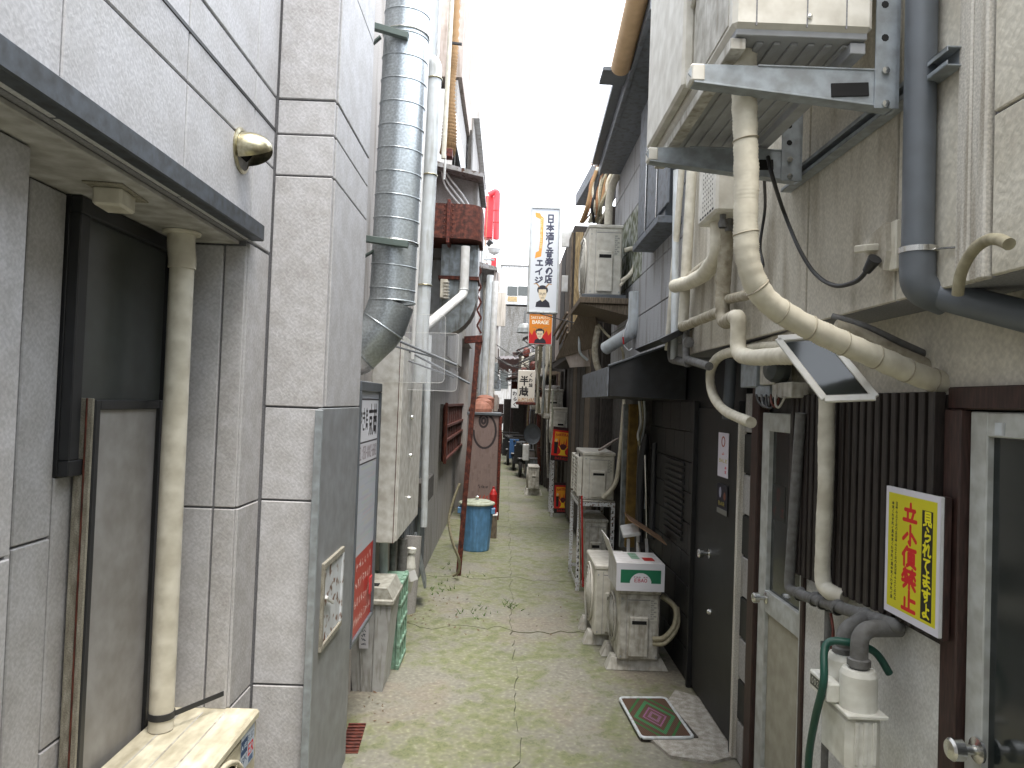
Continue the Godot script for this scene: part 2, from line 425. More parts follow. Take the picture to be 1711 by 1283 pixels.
# ---------------------------------------------------------------- flat print: strokes on a 10 x 10 grid, two digits a point
const G := {
	"日": "20 29|20 80 89|25 85|29 89", "本": "03 93|50 59|53 07|53 97|37 77", "酒": "01 12|04 15|09 17|31 91|51 55|71 75|34 39|34 94 99|37 97|39 99",
	"と": "30 44|82 34 27 39 79", "音": "50 51|11 91|32 34|72 64|04 94|26 29|26 76 79|28 78|29 79", "楽": "50 41|31 35|31 71 75|33 73|35 75|11 22|04 23|91 82|94 73|06 96|55 59|56 09|56 99",
	"の": "52 43 28 16 24 42 72 95 88 69", "店": "50 51|11 91|11 18 09|52 56|54 84|36 39|36 86 89|39 89", "エ": "22 82|52 58|08 98", "イ": "81 54 06|54 59", "ジ": "12 33|05 26|19 48 94|62 73|81 92",
	"見": "20 26|20 80 86|22 82|24 84|26 86|36 38 09|66 68 99 97", "ら": "40 62|33 26 55 85 87 59 39", "れ": "20 29|02 32 07|35 61 72 68 89 98", "て": "11 81 43 36 59 79", "ま": "12 82|15 85|50 58 29 17 36 99",
	"す": "02 92|60 65 36 24 33 64 67 39", "よ": "50 58 29 17 36 89|53 83", "立": "50 52|13 83|34 37|74 67|08 98", "小": "50 59 48|34 07|64 97", "便": "30 04|13 19|31 91|43 83 87|43 47|45 85|47 87|61 67 39|47 99",
	"禁": "11 41|20 24|21 04|21 44|51 91|70 74|71 54|71 94|25 75|06 96|56 59|37 19|77 99", "止": "50 59|54 94|24 29|09 99", "半": "20 31|80 71|13 83|05 95|50 59", "蔵": "02 92|30 33|70 73|14 94|14 17 09|35 38|35 65|37 67|38 68|74 99|95 69",
	"く": "70 25 79", "わ": "20 29|03 32 08|34 63 84 86 69", "焼": "20 26 09|26 39|02 13|42 33|52 92|70 73|45 95|55 57|85 87|67 49|77 79 99", "京": "50 51|02 92|24 74 76 26 24|56 59|37 19|77 99", "や": "30 48|05 42 82 85 66|51 63", "き": "12 82|14 84|40 76|17 29 79", "鳥": "40 31|21 25|21 71 73|23 73|25 85|27 87|25 29|47 48|67 68|87 89",
	"A": "09 50 99|26 76", "B": "10 19|10 70 84 14|84 97 79 19", "C": "91 60 10 08 19 69 98", "E": "90 10 19 99|14 74", "F": "90 10 19|14 74", "G": "91 60 10 08 19 99 95 65", "I": "50 59", "J": "80 88 59 18", "K": "10 19|80 14 89", "L": "10 19 89", "M": "09 10 55 90 99", "O": "30 60 93 96 69 39 06 03 30", "P": "10 19|10 70 83 65 15", "R": "10 19|10 70 83 65 15|45 99", "S": "91 60 20 13 84 97 69 19 08", "T": "00 90|50 59", "U": "10 17 39 69 87 80", "V": "00 59 90", "W": "00 29 52 79 90", "N": "19 10 89 80", "D": "10 19 59 86 83 50 10", "H": "10 19|80 89|15 85", "Y": "00 54 90|54 59",
	"0": "30 60 83 86 69 39 16 13 30", "2": "12 30 70 82 19 89", "5": "80 20 14 64 87 69 19", "6": "71 30 16 39 79 86 64 15", "8": "50 12 44 86 59 16 44 82 50", "-": "25 75", ":": "52 53|57 58", "&": "89 22 41 62 17 39 86",
}
func stroke(im: Image, a: Vector2, b: Vector2, w: float, col: Color):
	var lo := Vector2i((a.min(b) - Vector2.ONE * w).floor())
	var hi := Vector2i((a.max(b) + Vector2.ONE * w).ceil())
	for y in range(maxi(lo.y, 0), mini(hi.y, im.get_height() - 1) + 1):
		for x in range(maxi(lo.x, 0), mini(hi.x, im.get_width() - 1) + 1):
			var p := Vector2(x + 0.5, y + 0.5)
			var d := p.distance_to(Geometry2D.get_closest_point_to_segment(p, a, b)) - w * 0.5
			if d < 0.5:
				im.set_pixel(x, y, im.get_pixel(x, y).lerp(col, clampf(0.5 - d, 0.0, 1.0)))
func glyph(im: Image, ch: String, at: Vector2, size: Vector2, w: float, col: Color):
	if not G.has(ch): return
	for s in G[ch].split("|"):
		var last = null
		for tok in s.split(" "):
			var p := at + Vector2(tok[0].to_int(), tok[1].to_int()) / 9.0 * size
			if last != null: stroke(im, last, p, w, col)
			last = p
func column(im, text: String, at: Vector2, size: Vector2, step: float, w: float, col: Color):
	for i in text.length(): glyph(im, text[i], at + Vector2(0, step * i), size, w, col)
func row(im, text: String, at: Vector2, size: Vector2, step: float, w: float, col: Color, arc := 0.0):
	for i in text.length():
		var t := (i - (text.length() - 1) * 0.5)
		glyph(im, text[i], at + Vector2(step * i, arc * t * t), size, w, col)
func scribble(im, at: Vector2, size: Vector2, w: float, col: Color):
	for k in 4:
		stroke(im, at + Vector2(rng.randf(), rng.randf()) * size, at + Vector2(rng.randf(), rng.randf()) * size, w, col)
func fill_poly(im: Image, pts: PackedVector2Array, col: Color):
	var lo := pts[0]
	var hi := pts[0]
	for p in pts: lo = lo.min(p); hi = hi.max(p)
	for y in range(maxi(int(lo.y), 0), mini(int(hi.y) + 1, im.get_height())):
		for x in range(maxi(int(lo.x), 0), mini(int(hi.x) + 1, im.get_width())):
			if Geometry2D.is_point_in_polygon(Vector2(x + 0.5, y + 0.5), pts): im.set_pixel(x, y, col)
func blob(im, c: Vector2, r: Vector2, col: Color):
	var pts := PackedVector2Array()
	for k in 28: pts.append(c + Vector2(cos(TAU * k / 28), sin(TAU * k / 28)) * r)
	fill_poly(im, pts, col)
func sheet(w, h, col: Color) -> Image:
	var im := Image.create(w, h, false, Image.FORMAT_RGB8)
	im.fill(col)
	return im
func printed(im: Image, rough := 0.5) -> StandardMaterial3D:
	var m := StandardMaterial3D.new()
	m.resource_name = "print"
	m.albedo_texture = ImageTexture.create_from_image(im)
	m.roughness = rough
	m.texture_repeat = false
	return m
func horned_man(im: Image, c: Vector2, s: float):
	var dark := Color(0.16, 0.16, 0.20)
	var skin := Color(0.86, 0.80, 0.70)
	fill_poly(im, PackedVector2Array([c + Vector2(-0.95, 1.75) * s, c + Vector2(-0.85, 1.15) * s, c + Vector2(-0.3, 0.85) * s, c + Vector2(0.5, 0.75) * s, c + Vector2(1.0, 1.15) * s, c + Vector2(1.15, 1.75) * s]), dark)
	blob(im, c + Vector2(0, -0.42) * s, Vector2(0.78, 0.62) * s, dark)
	fill_poly(im, PackedVector2Array([c + Vector2(-0.55, -0.5) * s, c + Vector2(0.5, -0.55) * s, c + Vector2(0.6, 0.1) * s, c + Vector2(0.35, 0.8) * s, c + Vector2(0.0, 1.05) * s, c + Vector2(-0.35, 0.75) * s, c + Vector2(-0.58, 0.1) * s]), skin)
	for q in [-1, 1]:
		stroke(im, c + Vector2(0.5 * q, -0.85) * s, c + Vector2(0.85 * q, -1.22) * s, s * 0.17, Color(0.66, 0.52, 0.36))
		stroke(im, c + Vector2(0.85 * q, -1.22) * s, c + Vector2(1.25 * q, -1.18) * s, s * 0.11, Color(0.66, 0.52, 0.36))
		stroke(im, c + Vector2(0.08 * q, -0.02) * s, c + Vector2(0.42 * q, -0.04) * s, s * 0.07, dark)
		stroke(im, c + Vector2(0.08 * q, 0.16) * s, c + Vector2(0.42 * q, 0.14) * s, s * 0.04, dark)
	stroke(im, c + Vector2(0.02, 0.1) * s, c + Vector2(0.1, 0.4) * s, s * 0.04, dark)
	stroke(im, c + Vector2(-0.2, 0.58) * s, c + Vector2(0.22, 0.56) * s, s * 0.06, dark)

# ---------------------------------------------------------------- ground
var ground_mat: StandardMaterial3D
func ground_print():
	var n1 := FastNoiseLite.new(); n1.seed = 21; n1.frequency = 0.9; n1.fractal_octaves = 4
	var n2 := FastNoiseLite.new(); n2.seed = 22; n2.frequency = 7.0; n2.fractal_octaves = 3
	var n3 := FastNoiseLite.new(); n3.seed = 23; n3.frequency = 2.2; n3.fractal_octaves = 4
	var n4 := FastNoiseLite.new(); n4.seed = 24; n4.frequency = 26.0; n4.fractal_octaves = 2
	var w := 512
	var h := 1800
	var im := Image.create(w, h, false, Image.FORMAT_RGB8)
	var bare := Color(0.205, 0.197, 0.160)
	var tan_ := Color(0.195, 0.175, 0.140)
	var moss := Color(0.128, 0.143, 0.062)
	var moss2 := Color(0.172, 0.176, 0.110)
	for j in h:
		var z := 1.0 - 16.0 * (j + 0.5) / h
		for i in w:
			var x := -1.5 + 3.2 * (i + 0.5) / w
			var a := n1.get_noise_2d(x, z)
			var b := n2.get_noise_2d(x, z)
			var c := n3.get_noise_2d(x, z)
			var d := n4.get_noise_2d(x, z)
			var bias := -0.06 + 0.16 * exp(-pow((x + 0.08) / 0.28, 2.0)) + 0.26 * exp(-pow((x - 0.66) / 0.12, 2.0)) + 0.22 * exp(-pow((x + 0.62) / 0.14, 2.0)) * (1.0 if z < -5.6 else 0.2)
			if z < -7.0: bias += 0.05
			var m := smoothstep(-0.22, 0.22, a * 0.45 + c * 0.40 + b * 0.16 + d * 0.10 + bias)
			var col := bare.lerp(tan_, smoothstep(-0.1, 0.4, c - a * 0.5))
			col = col.lerp(moss2.lerp(moss, smoothstep(-0.2, 0.3, b)), m * 0.85)
			var k := 1.0 + 0.18 * b + 0.26 * d + 0.15 * c
			if d * 0.7 + b > 0.46: k *= 0.72
			if d > 0.5: k *= 1.2
			im.set_pixel(i, j, lin(col.r * k, col.g * k, col.b * k))
	ground_mat = StandardMaterial3D.new()
	ground_mat.resource_name = "mossy_concrete"
	ground_mat.albedo_texture = ImageTexture.create_from_image(im)
	ground_mat.roughness = 0.82
	ground_mat.heightmap_enabled = true
	ground_mat.heightmap_texture = ground_mat.albedo_texture
	ground_mat.heightmap_scale = 0.5
func slab(parent, edge: Array, y := 0.0, thick := 0.05):
	# edge: Vector2(x, z) going round
	var st := new_st()
	var flat := PackedVector2Array(edge)
	var idx := Geometry2D.triangulate_polygon(flat)
	for i in range(0, idx.size(), 3):
		var v := []
		for k in 3: v.append(Vector3(edge[idx[i + k]].x, y, edge[idx[i + k]].y))
		if (v[1] - v[0]).cross(v[2] - v[0]).y > 0.0:
			var t = v[1]; v[1] = v[2]; v[2] = t
		for p in v:
			st.set_normal(Vector3.UP); st.set_uv(Vector2((p.x + 1.5) / 3.2, (1.0 - p.z) / 16.0)); st.add_vertex(p)
	var cw := 1.0 if Geometry2D.is_polygon_clockwise(flat) else -1.0
	for i in edge.size():
		var a := Vector3(edge[i].x, y, edge[i].y)
		var q: Vector2 = edge[(i + 1) % edge.size()]
		var b := Vector3(q.x, y, q.y)
		quad(st, a, b, b - Vector3(0, thick, 0), a - Vector3(0, thick, 0), (b - a).cross(Vector3.UP).normalized() * cw)
	return commit(parent, "pavement_slab", st, ground_mat)
func build_ground():
	ground_print()
	var g := box(self, "ground", Vector3(-60, -0.30, 40), Vector3(60, -0.012, -140), M.base_dirt, 0.0)
	g.set_meta("kind", "structure")
	var p := Node3D.new()
	p.name = "pavement"
	add_child(p)
	p.set_meta("kind", "structure")
	var n := FastNoiseLite.new(); n.seed = 31; n.frequency = 2.6; n.fractal_octaves = 4
	var cross := [2.5, -3.05, -5.72, -7.36, -10.4, -14.8, -21.0, -40.0]
	var wob := func(x, zc): return zc + (n.get_noise_2d(x, zc * 3.0) * 0.16 if zc < 2.0 and zc > -30.0 else 0.0)
	var joint := func(z): return 0.12 + 0.05 * n.get_noise_2d(z * 0.5, 40.0) + 0.02 * n.get_noise_2d(z * 4.0, 40.0)
	var half := 0.0016
	var k := 0
	for b in cross.size() - 1:
		for side in 2:
			var e := []
			var xs := []
			var x := -1.5 if side == 0 else 0.0
			var steps := 34
			var zn: float = cross[b]
			var zf: float = cross[b + 1]
			for i in steps + 1:
				var t := float(i) / steps
				var j0: float = joint.call(zn)
				xs.append(lerpf(-1.5, j0 - half, t) if side == 0 else lerpf(j0 + half, 1.7, t))
			for i in steps + 1: e.append(Vector2(xs[i], wob.call(xs[i], zn) - half * 4.5))
			var jl := []
			for i in range(1, 40):
				var z: float = lerpf(wob.call(0.12, zn) - 0.02, wob.call(0.12, zf) + 0.02, i / 40.0)
				jl.append(Vector2(joint.call(z) + (-half if side == 0 else half), z))
			var far := []
			for i in steps + 1:
				var t := float(i) / steps
				var j0: float = joint.call(zf)
				var xx: float = lerpf(-1.5, j0 - half, t) if side == 0 else lerpf(j0 + half, 1.7, t)
				far.append(Vector2(xx, wob.call(xx, zf) + half * 4.5))
			far.reverse()
			if side == 0: e += jl + far
			else:
				jl.reverse()
				e += far + jl
			slab(p, e, [0.0, -0.003, 0.001, -0.004, 0.0, -0.002, 0.0, -0.003][k % 8])
			k += 1
	# raised edge strip and worn cement patch by the black door
	var pt := prism(self, "cement_patch", [Y(1078, 1226, 0.012), Y(1128, 1152, 0.012), Y(1190, 1170, 0.012), Y(1226, 1262, 0.012), Y(1190, 1272, 0.012), Y(1120, 1262, 0.012)], Vector3(0, -0.02, 0), M.patch)
	pt.set_meta("kind", "structure")
	var gr := thing("drain_grate", "rusty iron drain grate set into the paving beside the grey sheet-metal panel", "grate")
	var q := [Y(583, 1208, 0.004), Y(612, 1208, 0.004), Y(598, 1258, 0.004), Y(568, 1258, 0.004)]
	prism(gr, "frame", q, Vector3(0, -0.015, 0), M.rust)
	for i in 9:
		var t := (i + 0.5) / 9.0
		bar(gr, "bar", q[0].lerp(q[3], t) + Vector3(0, 0.004, 0), q[1].lerp(q[2], t) + Vector3(0, 0.004, 0), 0.008, 0.008, M.rust_red)
	# weeds, moss tufts and litter along the walls
	var st := new_st()
	for i in 80:
		var spot: Array = [[760, 955, 22], [735, 985, 14], [845, 1014, 14], [1245, 1262, 6], [790, 1026, 14]][i % 5]
		var c := Y(spot[0] + rng.randfn() * spot[2], spot[1] + rng.randfn() * spot[2] * 0.35)
		for l in 3:
			var dir := Vector3(rng.randfn(), 1.3, rng.randfn()).normalized() * rng.randf_range(0.02, 0.055)
			var side := dir.cross(Vector3(rng.randfn(), 0, rng.randfn())).normalized() * 0.004
			tri(st, c - side, c + side, c + dir, side.cross(dir).normalized())
	var wd := commit(self, "weeds", st, M.weed)
	wd.set_meta("kind", "stuff"); tag(wd, "sparse green weeds and moss tufts growing from cracks along the walls", "weeds")
	st = new_st()
	for i in 110:
		var spot: Array = [[745, 1000, 26], [765, 1040, 26], [700, 1030, 18], [1215, 1235, 14], [905, 1040, 60], [640, 1180, 40]][i % 6]
		var c := Y(spot[0] + rng.randfn() * spot[2], spot[1] + rng.randfn() * spot[2] * 0.45, 0.004)
		var a := Vector3(rng.randfn(), rng.randf() * 0.3, rng.randfn()).normalized() * rng.randf_range(0.005, 0.018)
		var b := Vector3(-a.z, rng.randf() * 0.008, a.x) * rng.randf_range(0.3, 0.7)
		quad(st, c - a, c - b, c + a + Vector3(0, 0.004, 0), c + b, Vector3.UP)
	var lt := commit(self, "leaf_litter", st, M.leaf_litter)
	lt.set_meta("kind", "stuff"); tag(lt, "brown dead leaves and small scraps scattered on the paving", "litter")

# ---------------------------------------------------------------- outdoor units: the fan looks along +x or -x, the service side looks back to the street
func ac_unit(label, group, x0, x1, zn, zf, y0, y1, fan_x, mat, feet := true, service := true, louvre := false, called := "air_conditioner") -> Node3D:
	var o := thing(called, label, "air conditioner", group)
	box(o, "body", Vector3(x0, y0, zn), Vector3(x1, y1 - 0.03, zf), mat, 0.012)
	box(o, "lid", Vector3(x0 - 0.006, y1 - 0.034, zn + 0.006), Vector3(x1 + 0.006, y1, zf - 0.006), mat, 0.01)
	var fx: float = x0 if fan_x < 0 else x1
	var cz: float = lerpf(zn, zf, 0.56)
	var cy: float = (y0 + y1) * 0.5 - 0.01
	var r: float = minf((y1 - y0) * 0.42, absf(zf - zn) * 0.36)
	var ax := Vector3(fan_x, 0, 0)
	lathe(o, "fan_opening", Vector3(fx + fan_x * 0.002, cy, cz), [[0.0, 0.0], [r, 0.0], [r + 0.012, -0.004]], M.hole, ax)
	if louvre:
		var lb := new_st()
		for k in 11:
			var y: float = lerpf(y0 + 0.05, y1 - 0.07, k / 10.0)
			box_into(lb, Vector3(fx + fan_x * 0.034 - 0.011, y - 0.011, zn - 0.05), Vector3(fx + fan_x * 0.034 + 0.011, y + 0.011, zf + 0.05), 0.004)
		for z in [zn - 0.04, cz, zf + 0.04]:
			box_into(lb, Vector3(fx - 0.005, y0 + 0.03, z - 0.012), Vector3(fx + fan_x * 0.052, y1 - 0.05, z + 0.012), 0.004)
		commit(o, "louvre_guard", lb, mat)
	else:
		var st := new_st()
		for k in 7: ring_into(st, Vector3(fx + fan_x * (0.018 + 0.012 * (1.0 - k / 7.0)), cy, cz), ax, r * (k + 1.2) / 7.6, 0.0035, 28)
		for k in 12:
			var d := Vector3(0, cos(TAU * k / 12), sin(TAU * k / 12))
			tube_into(st, [Vector3(fx + fan_x * 0.03, cy, cz) + d * 0.03, Vector3(fx + fan_x * 0.014, cy, cz) + d * (r + 0.01)], 0.003, 5, false)
		ring_into(st, Vector3(fx + fan_x * 0.008, cy, cz), ax, r + 0.012, 0.010, 28)
		commit(o, "fan_grille", st, mat)
		lathe(o, "fan_hub", Vector3(fx + fan_x * 0.02, cy, cz), [[0.035, 0.0], [0.035, 0.012], [0.0, 0.016]], mat, ax)
	if service:
		var w: float = x1 - x0
		var a: float = x0 + w * 0.26
		var b: float = x0 + w * 0.72
		var h: float = y1 - y0
		box(o, "service_cover", Vector3(a, y0 + 0.03, zn - 0.002), Vector3(b, y0 + h * 0.62, zn + 0.028), mat, 0.008)
		box(o, "handle_recess", Vector3(a + 0.015, y0 + h * 0.52, zn + 0.02), Vector3(b - 0.015, y0 + h * 0.57, zn + 0.0295), M.hole, 0.001)
		if not T.has("plate"):
			var im := sheet(48, 96, Color(0.74, 0.73, 0.69))
			for k in 9: row(im, "TEL-0826"if k % 2 else "ACOUT", Vector2(4, 4 + k * 10), Vector2(3.4, 5), 5, 1, Color(0.36, 0.36, 0.38))
			T.plate = printed(im)
		print_on(o, "rating_plate", Vector3(x0 + w * 0.76, y0 + h * 0.86, zn + 0.0015), Vector3(w * 0.17, 0, 0), Vector3(0, -h * 0.30, 0), T.plate)
		box(o, "louvre_line", Vector3(x0 + w * 0.22, y1 - 0.075, zn - 0.002), Vector3(x1 - 0.015, y1 - 0.07, zn + 0.0012), M.joint, 0.0)
		for q in [[0.08, 0.05], [0.08, 0.86], [0.93, 0.05]]:
			lathe(o, "screw", Vector3(x0 + w * q[0], y0 + h * q[1], zn), [[0.006, 0.0], [0.005, 0.003], [0.0, 0.004]], M.bracket, Vector3(0, 0, 1), 8)
		box(o, "seam", Vector3(x0 + w * 0.2, y0 + 0.01, zn - 0.002), Vector3(x0 + w * 0.208, y1 - 0.05, zn + 0.0012), M.joint, 0.0)
	if feet:
		for z in [lerpf(zn, zf, 0.18), lerpf(zn, zf, 0.80)]:
			var f := new_st()
			prism_into(f, [Vector3(x0 - 0.07, 0.0, z + 0.06), Vector3(x1 + 0.07, 0.0, z + 0.06), Vector3(x1 + 0.03, y0 + 0.004, z + 0.035), Vector3(x0 - 0.03, y0 + 0.004, z + 0.035)], Vector3(0, 0, -0.10))
			commit(o, "foot", f, M.ac_dirty)
	return o
func knob(parent, at: Vector3, axis: Vector3, s := 1.0):
	return lathe(parent, "door_knob", at, [[0.030 * s, 0.0], [0.030 * s, 0.006 * s], [0.012 * s, 0.010 * s], [0.012 * s, 0.035 * s], [0.026 * s, 0.042 * s], [0.027 * s, 0.066 * s], [0.022 * s, 0.072 * s], [0.0, 0.074 * s]], M.steel, axis, 20)

# ---------------------------------------------------------------- left: the tiled building
func wall_panels(parent, plane: String, at: float, spans: Array, ys: Array, mats: Array, thick := 0.02):
	var k := 0
	for i in spans.size() - 1:
		for j in ys.size() - 1:
			var g := 0.0035
			var a: float = spans[i]
			var b: float = spans[i + 1]
			var s := signf(b - a) * g
			k += 1
			var m = mats[(k * 7 + j * 3) % mats.size()]
			var off := 0.0012 * ((k * 5) % 3)
			if plane == "x":
				box(parent, "wall_panel", Vector3(at + off, ys[j] + g, a + s), Vector3(at - thick, ys[j + 1] - g, b - s), m, 0.003)
			else:
				box(parent, "wall_panel", Vector3(a + s, ys[j] + g, at + off), Vector3(b - s, ys[j + 1] - g, at - thick), m, 0.003)
func build_left_near():
	var A := -0.95
	var W := -0.715
	var o := thing("tiled_building", "light grey building clad in rough rectangular stone-spray panels with a recessed window bay", "building")
	var J = M.joint
	var top := 4.8
	box(o, "core", Vector3(A - 0.012, 2.30, 1.6), Vector3(-3.0, top, -2.90), J, 0.0)
	box(o, "core", Vector3(W - 0.012, 0.0, -2.912), Vector3(-3.0, top, -3.60), J, 0.0)
	box(o, "core", Vector3(-1.092, 0.0, 1.6), Vector3(-3.0, 2.299, -1.64), J, 0.0)
	box(o, "core", Vector3(-1.247, 0.0, -1.641), Vector3(-3.0, 2.299, -2.664), J, 0.0)
	box(o, "core", Vector3(A - 0.012, 0.0, -2.665), Vector3(-3.0, 2.299, -2.91), J, 0.0)
	var ys := [2.30, 2.637, 2.79, 2.92, 3.49, 4.1, 4.8]
	wall_panels(o, "x", A, [1.5, 0.9, 0.3, -0.3, -0.92, -1.52, -2.105, -2.66, -2.892], ys, [M.tile, M.tile, M.tile_b])
	box(o, "wide_joint", Vector3(A + 0.004, 2.782, 1.5), Vector3(A - 0.01, 2.797, -2.892), M.black_frame, 0.002)
	wall_panels(o, "z", -2.90, [A + 0.003, W], [0.0, 0.62, 1.335, 1.70, 2.615, 2.78, 2.92, 3.49, 4.1, 4.8], [M.tile_b, M.tile_dirty, M.tile_b])
	wall_panels(o, "x", W, [-2.925, -3.60], [1.702, 2.615, 2.78, 2.92, 3.49, 4.1, 4.8], [M.tile, M.tile_b])
	wall_panels(o, "x", A, [-2.665, -2.892], [0.0, 0.62, 1.335, 2.297], [M.tile_b, M.tile_dirty])
	wall_panels(o, "x", -1.08, [1.5, 0.6, -0.2, -0.9, -1.645], [0.0, 0.62, 1.37, 2.284], [M.tile_b, M.tile])
	wall_panels(o, "z", -2.655, [-1.234, -1.035, A - 0.003], [0.0, 0.62, 1.335, 2.284], [M.tile_dirty, M.recess])
	wall_panels(o, "x", -1.235, [-1.65, -1.88, -2.04], [0.0, 0.62, 1.335, 2.284], [M.recess, M.tile_dirty])
	wall_panels(o, "x", -1.235, [-2.04, -2.35, -2.65], [0.0, 0.75, 1.5], [M.recess])
	# lintel channel over the bay, ceiling board behind it
	box(o, "lintel", Vector3(A + 0.045, 2.305, 1.4), Vector3(A - 0.03, 2.365, -2.69), M.lintel, 0.004)
	box(o, "ceiling_board", Vector3(A - 0.031, 2.285, 1.3), Vector3(-1.246, 2.2985, -2.652), M.soffit, 0.002)
	# window in the bay
	var w := box(o, "window", Vector3(-1.246, 1.50, -2.042), Vector3(-1.228, 2.283, -2.65), M.black_frame, 0.002)
	for q in [[1.50, 1.545, -2.042, -2.65], [2.235, 2.283, -2.042, -2.65], [1.545, 2.235, -2.042, -2.09], [1.545, 2.235, -2.60, -2.65]]:
		box(w, "window_frame", Vector3(-1.228, q[0], q[2]), Vector3(-1.196, q[1], q[3]), M.black_frame, 0.003)
	box(w, "pane", Vector3(-1.227, 1.545, -2.09), Vector3(-1.218, 2.235, -2.60), M.dull_glass, 0.0)

	var v := thing("vent_hood", "tarnished round dome vent hood on the pale panelled wall above the lintel", "vent")
	var c := X(402, 252, A)
	lathe(v, "flange", c + Vector3(0.001, 0, 0), [[0.078, 0.0], [0.078, 0.006], [0.066, 0.010]], M.brass, Vector3(1, 0, 0), 28)
	var st := new_st()
	for i in 12:       # quarter dome, open below
		for k in 24:
			for e in [[i, k], [i + 1, k + 1], [i + 1, k], [i, k], [i, k + 1], [i + 1, k + 1]]:
				var th: float = PI * 0.5 * e[0] / 12.0
				var ph: float = lerpf(-0.62, PI + 0.62, e[1] / 24.0)
				st.set_normal(Vector3(sin(th) * 0.7, cos(th) * sin(ph), cos(th) * cos(ph)).normalized()); st.set_uv(Vector2.ZERO)
				st.add_vertex(c + Vector3(0.012 + 0.098 * sin(th), 0.064 * cos(th) * sin(ph) + 0.008 * sin(th), 0.064 * cos(th) * cos(ph)))
	commit(v, "hood", st, M.brass)
	lathe(v, "mesh_opening", c + Vector3(0.012, -0.012, 0), [[0.0, 0.0], [0.056, 0.0]], M.hole, Vector3(0.75, -0.66, 0).normalized(), 20)

	var s := thing("sensor_box", "small off-white plastic box screwed under the ceiling board of the window bay", "box")
	var sc := Y(192, 318, 2.285)
	obox(s, "housing", Vector3(sc.x, 2.258, sc.z), Vector3(0.075, 0.05, 0.10), Vector3(0, 0.12, 0), M.cream, 0.006)
	obox(s, "mount_plate", Vector3(sc.x, 2.2825, sc.z - 0.01), Vector3(0.10, 0.004, 0.19), Vector3(0, 0.12, 0), M.old_edge, 0.001)

	var p := thing("drain_pipe", "cream drain pipe running down from the ceiling board in front of the window bay", "pipe")
	var pt := Y(304, 388, 2.283)
	lathe(p, "flange", Vector3(pt.x, 2.283, pt.z), [[0.062, 0.0], [0.060, -0.008], [0.042, -0.010]], M.cream, Vector3.UP, 28)
	tube(p, "bend", smooth([Vector3(pt.x, 2.28, pt.z), Vector3(pt.x, 2.24, pt.z), Vector3(pt.x + 0.006, 2.19, pt.z), Vector3(pt.x + 0.006, 2.16, pt.z)]), 0.044, M.cream, 20)
	tube(p, "pipe", [Vector3(pt.x + 0.006, 2.175, pt.z), Vector3(pt.x + 0.008, 0.628, pt.z)], 0.039, M.cream, 24)
	var sy: float = 0.665
	lathe(p, "strap", Vector3(pt.x + 0.008, sy, pt.z), [[0.0405, 0.0], [0.0425, 0.001], [0.0425, 0.022], [0.0405, 0.023]], M.black_frame, Vector3.UP, 24)
	bar(p, "strap_tail", Vector3(pt.x + 0.045, sy + 0.012, pt.z), Vector3(A - 0.01, sy + 0.02, -2.64), 0.003, 0.018, M.black_frame)

	var d := thing("leaning_panel", "tall grey door leaf with black frame stood upright in the window bay", "panel")
	var px := -1.172
	var z0 := X(150, 900, px).z
	var z1 := X(263, 900, px).z
	var py := X(200, 668, px).y
	box(d, "leaf", Vector3(px - 0.012, 0.02, z0 - 0.02), Vector3(px - 0.035, py - 0.02, z1 + 0.02), M.leaf_panel, 0.001)
	for q in [[z0, z0 - 0.026, 0.0, py], [z1 + 0.026, z1, 0.0, py]]:
		box(d, "frame_stile", Vector3(px, q[2], q[0]), Vector3(px - 0.045, q[3], q[1]), M.black_frame, 0.003)
	for q in [[py - 0.03, py - 0.0005], [0.0005, 0.035]]:
		box(d, "frame_rail", Vector3(px - 0.001, q[0], z0 - 0.0265), Vector3(px - 0.044, q[1], z1 + 0.0265), M.black_frame, 0.003)
	box(d, "weathered_edge", Vector3(px - 0.004, 0.0, z0 + 0.010), Vector3(px - 0.052, py + 0.004, z0 + 0.0005), M.old_edge, 0.003)
	box(d, "edge_channel", Vector3(px - 0.018, 0.0, z0 + 0.016), Vector3(px - 0.022, py + 0.004, z0 + 0.010), M.rust, 0.001)

	var ac := ac_unit("yellowed cream outdoor unit with a blue and red maker sticker, standing in the window bay", "", -1.16, -0.845, -1.85, -2.665, 0.06, 0.625, 1, M.ac_yellow, true, false)
	for k in 3:
		box(ac, "lid_groove", Vector3(-1.10 + 0.075 * k, 0.6248, -1.9), Vector3(-1.094 + 0.075 * k, 0.6262, -2.62), M.ac_dirty, 0.0)
	var gl := new_st()
	for k in 9: box_into(gl, Vector3(-0.845, 0.30 + k * 0.026, -2.10), Vector3(-0.835, 0.312 + k * 0.026, -2.46), 0.002)
	for k in 13: box_into(gl, Vector3(-0.8445, 0.295, -2.10 - k * 0.03), Vector3(-0.838, 0.525, -2.106 - k * 0.03), 0.001)
	commit(ac, "front_slots", gl, M.ac)
	var im := sheet(160, 150, Color(0.72, 0.76, 0.82))
	im.fill_rect(Rect2i(4, 22, 74, 62), Color(0.12, 0.25, 0.42))
	row(im, "AIE", Vector2(12, 44), Vector2(16, 16), 20, 4, Color(0.85, 0.9, 0.95))
	row(im, "ELEC", Vector2(84, 30), Vector2(12, 20), 17, 3, Color(0.3, 0.36, 0.45))
	row(im, "イジく", Vector2(6, 92), Vector2(20, 26), 25, 5, Color(0.10, 0.22, 0.36))
	row(im, "ER", Vector2(88, 70), Vector2(26, 42), 34, 8, Color(0.82, 0.14, 0.18))
	im.fill_rect(Rect2i(96, 122, 52, 24), Color(0.32, 0.42, 0.58))
	print_on(ac, "sticker", Vector3(-0.8435, 0.595, -2.50), Vector3(0, 0, -0.135), Vector3(0, -0.125, 0), printed(im))

